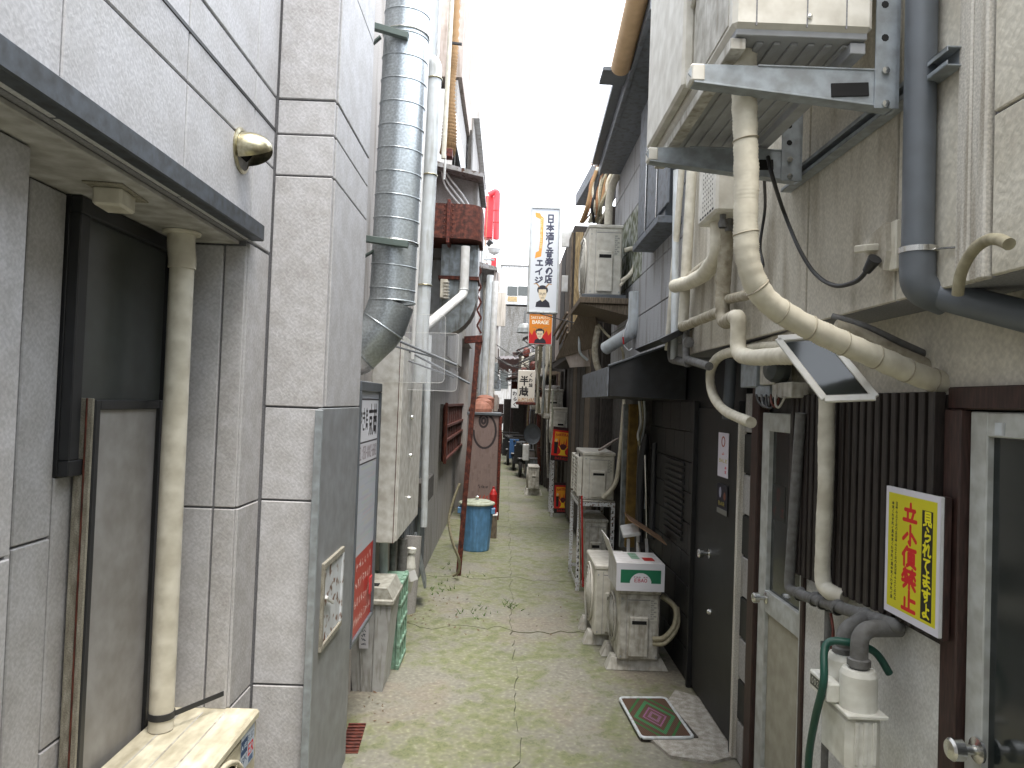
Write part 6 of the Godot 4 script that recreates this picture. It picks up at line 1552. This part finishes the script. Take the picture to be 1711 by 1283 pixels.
func scrawl(o, tl, right, down, k):
	if not T.has("scrawl%d" % (k % 3)):
		var im := sheet(44, 64, [Color(0.72, 0.70, 0.64), Color(0.60, 0.42, 0.24), Color(0.58, 0.22, 0.18)][k % 3])
		column(im, ["半く", "わ京", "店の"][k % 3], Vector2(10, 6), Vector2(24, 22), 30, 4, [Color(0.14, 0.12, 0.12), Color(0.16, 0.10, 0.08), Color(0.85, 0.80, 0.72)][k % 3])
		T["scrawl%d" % (k % 3)] = printed(im)
	print_on(o, "print", tl, right, down, T["scrawl%d" % (k % 3)])
func build_far():
	# left side
	var d := thing("pale_block", "pale concrete house with downpipes and small tin roof beyond the locker", "building")
	box(d, "wall", Vector3(-0.62, 0.0, -12.0), Vector3(-3.0, 5.4, -16.0), M.wall_b, 0.0)
	box(d, "upper_wall", Vector3(-0.50, Z(812, 290, 12.5).y, -10.05), Vector3(-3.0, Z(812, 208, 12.5).y, -13.5), M.wall_white, 0.0)
	box(d, "upper_wall", Vector3(-0.58, 2.6, -10.05), Vector3(-3.0, Z(800, 288, 12.5).y, -11.99), M.wall_grey, 0.0)
	prism(d, "roof", [Z(797, 436, 12.0), Z(831, 446, 12.0), Z(831, 452, 12.0), Z(797, 446, 12.0)], Vector3(0, 0, -1.6), M.tin)
	prism(d, "gable", [Z(826, 452, 12.1), Z(831, 450, 12.1), Z(822, 500, 12.1), Z(818, 500, 12.1)], Vector3(0, 0, -1.0), M.wall_brown)
	for q in [[819, 460, 807, 662, 0.055, "pipe_light"], [828, 470, 819, 668, 0.05, "white_plain"], [822, 560, 815, 660, 0.03, "cream"]]:
		tag(tube(self, "downpipe", PX([[q[0], q[1], 11.9], [q[2], q[3], 11.9]]), q[4], M[q[5]], 12), {"pipe_light": "blue-grey downpipe on the pale house beyond the locker", "white_plain": "thick white downpipe on the pale house beyond the locker", "cream": "short cream downpipe on the pale house beyond the locker"}[q[5]], "pipe")
	var e := thing("far_house", "grey house with curved corner and tall window, far along the left side", "building")
	box(e, "wall", Vector3(-0.52, 0.0, -16.1), Vector3(-3.0, 5.9, -24.0), M.wall_white, 0.0)
	box(e, "corner_panel", Vector3(-0.50, 2.6, -16.05), Vector3(-0.22, 4.6, -17.2), M.wall_b, 0.02)
	box(e, "blind", Z(831, 488, 16.0), Z(844, 545, 16.0) + Vector3(0, 0, -0.05), M.strip, 0.004)
	var rd := thing("red_duct", "bright red painted ventilation duct with bent top against the sky", "duct")
	tube(rd, "pipe", elbows(PX([[817, 326, 15.0], [831, 318, 15.0], [829, 400, 15.0]]), 0.16, 6), 0.065, M.red_duct, 16)
	box(rd, "riser_case", Z(811, 326, 15.1), Z(823, 398, 15.1) + Vector3(0, 0, -0.25), M.red_duct, 0.02)
	for y in [352, 372]:
		var st := new_st()
		ring_into(st, Z(829.5, y, 15.0), Vector3.UP, 0.067, 0.007, 16)
		commit(rd, "band", st, M.red_paint)
	box(rd, "lower_case", Z(821, 430, 15.2), Z(829, 446, 15.2) + Vector3(0, 0, -0.2), M.red_duct, 0.004)
	box(rd, "lower_case", Z(815, 490, 15.2), Z(824, 528, 15.2) + Vector3(0, 0, -0.2), M.red_duct, 0.004)
	var lm := thing("street_lantern", "black and white globe street lantern on the far left wall", "lamp")
	lathe(lm, "globe", Z(826, 416, 13.0), [[0.0, -0.12], [0.09, -0.07], [0.12, 0.0], [0.09, 0.07], [0.0, 0.12]], M.white_plain, Vector3.UP, 18)
	lathe(lm, "collar", Z(820, 408, 13.0), [[0.07, -0.05], [0.08, 0.05], [0.0, 0.07]], M.cable, Vector3(0.6, 0.6, 0.2).normalized(), 14)
	tube(lm, "arm", PX([[808, 433, 13.0], [826, 434, 13.0]]), 0.02, M.pipe_light, 8)
	tag(tube(self, "overhead_wire", smooth(PX([[812, 260, 14.0], [815, 330, 14.0], [812, 390, 14.0], [809, 440, 14.0]])), 0.008, M.copper, 6), "thin vertical wire beside the red duct", "cable")
	tag(tube(self, "overhead_wire", smooth(PX([[903, 524, 8.9], [930, 532, 8.6], [962, 540, 8.2]])), 0.006, M.cable, 6), "thin black wire strung from the bar sign to the ledge", "cable")
	# bridge building at the end
	var b := thing("bridge_house", "white upper storey with a sliding window spanning the far end of the alley", "building")
	box(b, "upper_wall", Z(838, 444, 30.0), Z(905, 510, 30.0) + Vector3(0, 0, -4), M.wall_white, 0.0)
	box(b, "lower_wall", Z(838, 511, 30.0), Z(905, 604, 30.0) + Vector3(0, 0, -4), M.stained_conc, 0.0)
	box(b, "parapet", Z(836, 439, 29.9), Z(907, 445, 29.9) + Vector3(0, 0, -4.2), M.wall_white, 0.01)
	var w := box(b, "window", Z(846, 476, 29.98), Z(884, 507, 29.98) + Vector3(0, 0, -0.1), M.white_plain, 0.01)
	for q in [[848, 864], [866, 882]]: box(w, "pane", Z(q[0], 478, 29.95), Z(q[1], 494, 29.95) + Vector3(0, 0, -0.02), M.dull_glass, 0.0)
	box(w, "curtain", Z(848, 495, 29.95), Z(864, 504, 29.95) + Vector3(0, 0, -0.02), M.plywood, 0.0)
	box(b, "side_wall", Z(888, 604, 30.0), Z(960, 700, 30.0) + Vector3(0, 0, -4), M.wall_dark, 0.0)
	var aw := thing("far_awning", "ragged brown awning under the far white storey", "awning")
	for k in 12: obox(aw, "strip", Z(836 + k * 2.6, 606 + (k % 3), 22.0), Vector3(0.05, 0.30 + 0.06 * (k % 3), 0.6), Vector3(0.2, 0, 0), M.brown_post, 0.004)
	var ec := thing("end_house", "bright pale house front closing the view beyond the passage", "building")
	box(ec, "wall", Vector3(-4, 0, -46), Vector3(4, 9, -48), M.wall_grey, 0.0)
	for k in 4: box(ec, "window", Vector3(-1.2 + k * 0.8, 2.6, -45.98), Vector3(-0.7 + k * 0.8, 3.9, -46.05), M.dull_glass, 0.0)
	# unseen building added behind the camera to dim the surfaces that face it
	var sb := thing("added_street_block", "added grey rendered building, out of view, shading the mouth of the alley", "building")
	box(sb, "wall", Vector3(-14, 0, 6.5), Vector3(14, 8.5, 9.0), M.wall_grey, 0.0)
	for k in 9:
		for j in 3: box(sb, "window", Vector3(-9.0 + k * 2.1, 0.9 + j * 2.6, 6.47), Vector3(-7.7 + k * 2.1, 2.2 + j * 2.6, 6.52), M.dull_glass, 0.0)
	# right side: low dark fronts
	var fronts := [["dark plank shop front behind the weathered box sign", 0.95, -12.01, -15.5, 4.0, "dark_wood"], ["brown shop front with timber posts, farther along", 0.86, -15.52, -20.0, 3.8, "wall_dark"], ["last low shop front before the passage", 0.80, -20.02, -29.8, 3.6, "wall_grey"]]
	for f in fronts:
		var o := thing("shop_house", f[0], "building")
		box(o, "wall", Vector3(f[1], 0.0, f[2]), Vector3(3.2, f[4], f[3]), M[f[5]], 0.0)
		var n := 7
		for k in n:
			var z: float = lerpf(f[2], f[3], (k + 0.5) / n)
			box(o, "post", Vector3(f[1] - 0.05, 0.0, z), Vector3(f[1] - 0.001, 2.3, z - 0.09), [M.dark_wood, M.old_wood, M.brown_post][k % 3], 0.004)
		for k in 3: box(o, "awning_board", Vector3(f[1] - 0.28 + 0.05 * k, 2.0 + 0.28 * k, lerpf(f[2], f[3], 0.1 + 0.28 * k)), Vector3(f[1] - 0.001, 2.06 + 0.28 * k, lerpf(f[2], f[3], 0.36 + 0.28 * k)), [M.tin, M.old_wood, M.eave][k], 0.004)
	# clutter along the far right and left
	var zones := [[15.5, 0.93, "on the dark plank front"], [20.0, 0.84, "on the brown posted front"], [40.0, 0.78, "on the last low front"]]
	for k in 46:
		var z := 13.0 + k * 0.36
		var kind: int = [0, 1, 2, 3, 2, 4][k % 6]
		var zn: Array = zones[0] if z < 15.5 else (zones[1] if z < 20.0 else zones[2])
		var xw: float = zn[1]
		var y := 1.55 + 1.5 * fposmod(k * 0.618, 1.0)
		var tones := [["rust-brown", M.rust], ["dingy white", M.ac_dirty], ["tan", M.old_wood], ["dull red", M.rust_red], ["grey", M.galv_dull], ["dark", M.dark_wood], ["yellowish", M.plywood]]
		var tn: Array = tones[(k * 5 + kind) % 7]
		var m = tn[1]
		var high: String = ["at head height", "just under the eaves", "high up"][int(fposmod(k * 0.618, 1.0) * 2.99)]
		if kind == 0:
			var o := thing("hung_sign", "small %s sign hung %s %s" % [tn[0], high, zn[2]], "sign", "hanging signs on the far right fronts")
			box(o, "panel", Vector3(xw - 0.36, y, -z), Vector3(xw - 0.14, y + 0.32, -z - 0.06), m, 0.004)
			bar(o, "arm", Vector3(xw - 0.16, y + 0.28, -z - 0.03), Vector3(xw, y + 0.28, -z - 0.03), 0.02, 0.02, M.pipe_grey)
			scrawl(o, Vector3(xw - 0.35, y + 0.31, -z + 0.001), Vector3(0.20, 0, 0), Vector3(0, -0.3, 0), k)
		elif kind == 1:
			var o := thing("far_unit", "small far outdoor unit bracketed %s %s" % [high, zn[2]], "air conditioner", "far outdoor units on the right")
			box(o, "case", Vector3(xw - 0.24, y, -z), Vector3(xw - 0.01, y + 0.45, -z - 0.6), M.ac_dirty, 0.01)
			box(o, "cover", Vector3(xw - 0.20, y + 0.05, -z + 0.02), Vector3(xw - 0.1, y + 0.3, -z + 0.001), M.ac, 0.004)
			for s in [0.1, 0.5]: bar(o, "stand", Vector3(xw - 0.22, y - 0.02, -z - s), Vector3(xw, y - 0.02, -z - s), 0.03, 0.03, M.pipe_grey)
		elif kind == 2:
			var o := thing("hung_pipe", "%s crooked pipe running up %s" % [tn[0], zn[2].substr(3)], "pipe", "far pipes on the right")
			tube(o, "pipe", smooth([Vector3(xw - 0.05, 0.3, -z), Vector3(xw - 0.10, 1.3, -z), Vector3(xw - 0.05 - 0.1 * (k % 2), 2.0, -z - 0.05), Vector3(xw - 0.12, 2.6, -z), Vector3(xw - 0.08, 3.3, -z)]), 0.022, m, 8)
			for j in 3:
				var st := new_st()
				ring_into(st, Vector3(xw - 0.075, 0.8 + j * 0.7, -z - 0.01), Vector3.UP, 0.03, 0.008, 10)
				commit(o, "clip", st, M.pipe_old)
		elif kind == 3:
			var o := thing("paper_lantern", "%s paper lantern hanging %s %s" % [["dull red", "off-white", "brown"][k % 3], high, zn[2]], "lantern", "paper lanterns on the far right")
			lathe(o, "shade", Vector3(xw - 0.25, y, -z), [[0.05, 0.0], [0.09, 0.05], [0.10, 0.14], [0.09, 0.23], [0.05, 0.28], [0.0, 0.28]], [M.rust_red, M.ac_dirty, M.rust][k % 3], Vector3.UP, 14)
			tube(o, "cord", [Vector3(xw - 0.25, y + 0.27, -z), Vector3(xw - 0.02, y + 0.5, -z)], 0.008, M.cable, 6)
		else:
			var o := thing("shop_awning", "%s tin awning jutting %s %s" % [tn[0], high, zn[2]], "awning", "tin awnings on the far right")
			prism(o, "sheet", [Vector3(xw, y + 0.75, -z), Vector3(xw - 0.5, y + 0.52, -z), Vector3(xw - 0.5, y + 0.50, -z), Vector3(xw, y + 0.72, -z)], Vector3(0, 0, -0.9), M.tin if k % 2 else M.brown_post)
			for s in [0.05, 0.85]: bar(o, "strut", Vector3(xw - 0.46, y + 0.52, -z - s), Vector3(xw, y + 0.2, -z - s), 0.02, 0.02, M.rust)
	for k in 14:
		var z := 12.6 + k * 0.85
		var o := thing("wall_pipe_far", "%s pipe climbing the left-hand houses past the locker" % ["blue-grey", "cream", "dark", "rusty"][k % 4], "pipe", "far pipes on the left-hand houses")
		tube(o, "pipe", smooth([Vector3(-0.50 + 0.06 * (k % 3), 0.0, -z), Vector3(-0.46 + 0.05 * (k % 2), 2.0, -z), Vector3(-0.50, 4.6, -z)]), 0.026 + 0.01 * (k % 2), [M.pipe_light, M.cream, M.pipe_old, M.rust_red][k % 4], 8)
		bar(o, "bracket", Vector3(-0.66, 1.6 + 0.2 * (k % 3), -z), Vector3(-0.44, 1.6 + 0.2 * (k % 3), -z), 0.03, 0.02, M.pipe_old)
	for k in 16:
		var z := 13.0 + k * 0.9
		var y := 0.9 + 0.62 * (k % 4)
		var o := thing("meter_case", "%s box on the left-hand houses, %s" % [["dingy white", "brown", "zinc", "dark"][k % 4], ["at knee height", "at waist height", "at head height", "above head height"][k % 4]], "box", "far boxes on the left-hand houses")
		box(o, "case", Vector3(-0.60, y, -z), Vector3(-0.27 + 0.04 * (k % 3), y + 0.4, -z - 0.3), [M.ac_dirty, M.wall_brown, M.galv_dull, M.dark_wood][k % 4], 0.006)
		box(o, "door", Vector3(-0.27 + 0.04 * (k % 3), y + 0.03, -z - 0.02), Vector3(-0.262 + 0.04 * (k % 3), y + 0.37, -z - 0.28), [M.ac_dirty, M.rust, M.galv_dull][k % 3], 0.003)
	for k in 9:
		var z := 14.5 + k * 1.5
		var o := thing("cross_wires", "loose dark wires sagging across the far alley, strand %s" % ["over the lantern row", "near the planter box", "before the white storey"][k / 3], "cable", "wires across the far alley")
		for j in 3: tube(o, "wire", smooth([Vector3(-0.55, 2.6 + 0.25 * j + 0.1 * (k % 3), -z), Vector3(-0.1 + 0.1 * j, 2.3 + 0.2 * j + 0.1 * (k % 3), -z - 0.2), Vector3(0.35, 2.4 + 0.2 * j, -z - 0.1), Vector3(0.85, 2.8 + 0.1 * j, -z)]), 0.007, [M.cable, M.cable, M.pipe_old][(k + j) % 3], 6)
	var dk := thing("passage_shed", "dark brown timber shed filling most of the passage under the white storey", "shed")
	box(dk, "wall", Vector3(0.16, 0.0, -24.0), Vector3(0.79, 3.4, -27.0), M.brown_post, 0.01)
	box(dk, "side_bay", Vector3(-0.06, 0.0, -24.2), Vector3(0.159, 1.86, -26.5), M.dark_wood, 0.01)
	box(dk, "door", Vector3(0.25, 0.0, -23.98), Vector3(0.62, 1.9, -24.02), M.dark_wood, 0.01)
	for j in 3: box(dk, "plank", Vector3(0.18 + j * 0.2, 2.0, -23.97), Vector3(0.34 + j * 0.2, 3.3, -24.0), [M.rust_wood, M.old_wood, M.dark_wood][j], 0.005)
	var hd := thing("stacked_crates", "dark heap of crates and boards against the far left house", "crates")
	for j in 5:
		box(hd, "crate", Vector3(-0.53, 0.34 * j + 0.002 * j, -25.0 + 0.04 * (j % 2)), Vector3(-0.02 - 0.05 * (j % 3), 0.34 * j + 0.33, -25.8), [M.dark_wood, M.brown_post, M.old_wood][j % 3], 0.01)
	prism(dk, "canopy", [Vector3(0.9, 2.75, -22.6), Vector3(-0.02, 2.5, -22.6), Vector3(-0.02, 2.44, -22.6), Vector3(0.9, 2.68, -22.6)], Vector3(0, 0, -1.4), M.brown_post)
	# low unit, oval dish, planter and parked two-wheelers
	var lo := ac_unit("small rusty outdoor unit standing low on bricks in front of the dark plank front", "", Z(884, 770, 14.0).x, Z(902, 770, 14.0).x, -14.0, -14.6, 0.12, 0.55, -1, M.ac_dirty)
	lo.name = "air_conditioner"
	tag(lathe(self, "wall_dish", Z(893, 725, 12.9), [[0.0, 0.0], [0.10, 0.01], [0.17, 0.05], [0.18, 0.07]], M.pipe_grey, Vector3(-0.6, 0, 0.8).normalized(), 22), "dark grey round dish hung on the dark plank front", "dish")
	var pl := thing("planter_box", "white plastic planter box by the dark shop fronts", "planter")
	box(pl, "tub", Z(874, 742, 17.0), Z(884, 770, 17.0) + Vector3(0, 0, -0.3), M.white_plain, 0.02)
	box(pl, "soil", Z(875, 742, 17.02) + Vector3(0, 0.004, -0.02), Z(883, 743, 17.0) + Vector3(0, 0, -0.27), M.leaf_litter, 0.0)
	for k in 3:
		var c := Vector3(0.12 + 0.14 * k, 0.0, -21.0 + 1.6 * k)
		var o := thing("parked_scooter", ["black motor scooter parked nearest the timber shed", "blue-bodied motor scooter parked between two black ones", "black motor scooter parked beside the white planter box"][k], "scooter", "scooters parked in the far alley")
		for s in [0.35, -0.35]:
			var wl := lathe(o, "wheel", c + Vector3(-0.04, 0.22, s), [[0.0, 0.0], [0.13, 0.0], [0.21, 0.01], [0.22, 0.04], [0.21, 0.07], [0.13, 0.08], [0.0, 0.08]], M.tyre, Vector3(1, 0, 0), 18)
			lathe(wl, "rim", c + Vector3(-0.045, 0.22, s), [[0.0, 0.0], [0.11, 0.0], [0.12, 0.004]], M.steel, Vector3(1, 0, 0), 14)
		prism(o, "body", [c + Vector3(-0.12, 0.3, 0.3), c + Vector3(-0.12, 0.35, -0.45), c + Vector3(-0.12, 0.72, -0.5), c + Vector3(-0.12, 0.74, -0.1), c + Vector3(-0.12, 0.42, 0.02), c + Vector3(-0.12, 0.8, 0.25), c + Vector3(-0.12, 0.8, 0.34)], Vector3(0.24, 0, 0), [M.motor_black, M.blue_cloth, M.motor_black][k])
		box(o, "front_fender", c + Vector3(-0.08, 0.40, 0.52), c + Vector3(0.08, 0.46, 0.2), M.motor_black, 0.02)
		box(o, "leg_shield", c + Vector3(-0.16, 0.30, 0.30), c + Vector3(0.16, 0.74, 0.24), M.motor_black, 0.03)
		box(o, "seat", c + Vector3(-0.11, 0.74, -0.08), c + Vector3(0.11, 0.80, -0.5), M.cable, 0.02)
		bar(o, "handlebar", c + Vector3(-0.28, 0.9, 0.26), c + Vector3(0.28, 0.9, 0.26), 0.03, 0.03, M.cable)
		lathe(o, "headlamp", c + Vector3(0, 0.76, 0.33), [[0.035, 0.0], [0.03, 0.03], [0.0, 0.04]], M.dull_glass, Vector3(0, 0, 1), 14)
	for k in 6:
		var z := 16.0 + k * 1.3
		var o := thing("side_crate", "%s crate at the foot of the far right fronts" % ["dark timber", "zinc", "brown"][k % 3], "crate", "crates at the far right fronts")
		box(o, "crate_body", Vector3(0.52, 0.0, -z), Vector3(0.80, 0.3 + 0.12 * (k % 3), -z - 0.4), [M.dark_wood, M.galv_dull, M.wall_brown][k % 3], 0.006)
		box(o, "rim", Vector3(0.51, 0.3 + 0.12 * (k % 3), -z + 0.01), Vector3(0.81, 0.33 + 0.12 * (k % 3), -z - 0.41), M.pipe_old, 0.004)

func _ready():
	rng.seed = 7
	var cam := Camera3D.new()
	cam.name = "camera"
	cam.position = EYE
	cam.basis = cam_basis
	cam.fov = rad_to_deg(2.0 * atan(641.5 / FPX))
	cam.near = 0.02
	cam.far = 400.0
	add_child(cam)
	cam.current = true
	var env := Environment.new()
	env.background_mode = Environment.BG_SKY
	var sky := Sky.new()
	var sm := ProceduralSkyMaterial.new()
	sm.sky_top_color = Color(0.93, 0.96, 1.0)
	sm.sky_horizon_color = Color(0.97, 0.98, 1.0)
	sm.sky_curve = 0.2
	sm.ground_bottom_color = Color(0.32, 0.32, 0.31)
	sm.ground_horizon_color = Color(0.5, 0.5, 0.5)
	sm.sun_angle_max = 1.0
	sky.sky_material = sm
	env.sky = sky
	env.tonemap_mode = Environment.TONE_MAPPER_LINEAR
	env.tonemap_exposure = 5.0
	env.sdfgi_enabled = true
	env.ssao_enabled = true
	env.ssil_enabled = true
	var we := WorldEnvironment.new()
	we.name = "world"
	we.environment = env
	add_child(we)
	var sun := DirectionalLight3D.new()
	sun.name = "sun"
	sun.light_energy = 0.45
	sun.light_angular_distance = 30.0
	sun.light_color = Color(1.0, 0.98, 0.95)
	sun.shadow_enabled = true
	sun.rotation_degrees = Vector3(-72, 22, 0)
	add_child(sun)
	make_materials()
	build_ground()
	build_left_near()
	build_right_near()
	build_left_mid()
	build_right_mid()
	build_far()
	rebase()
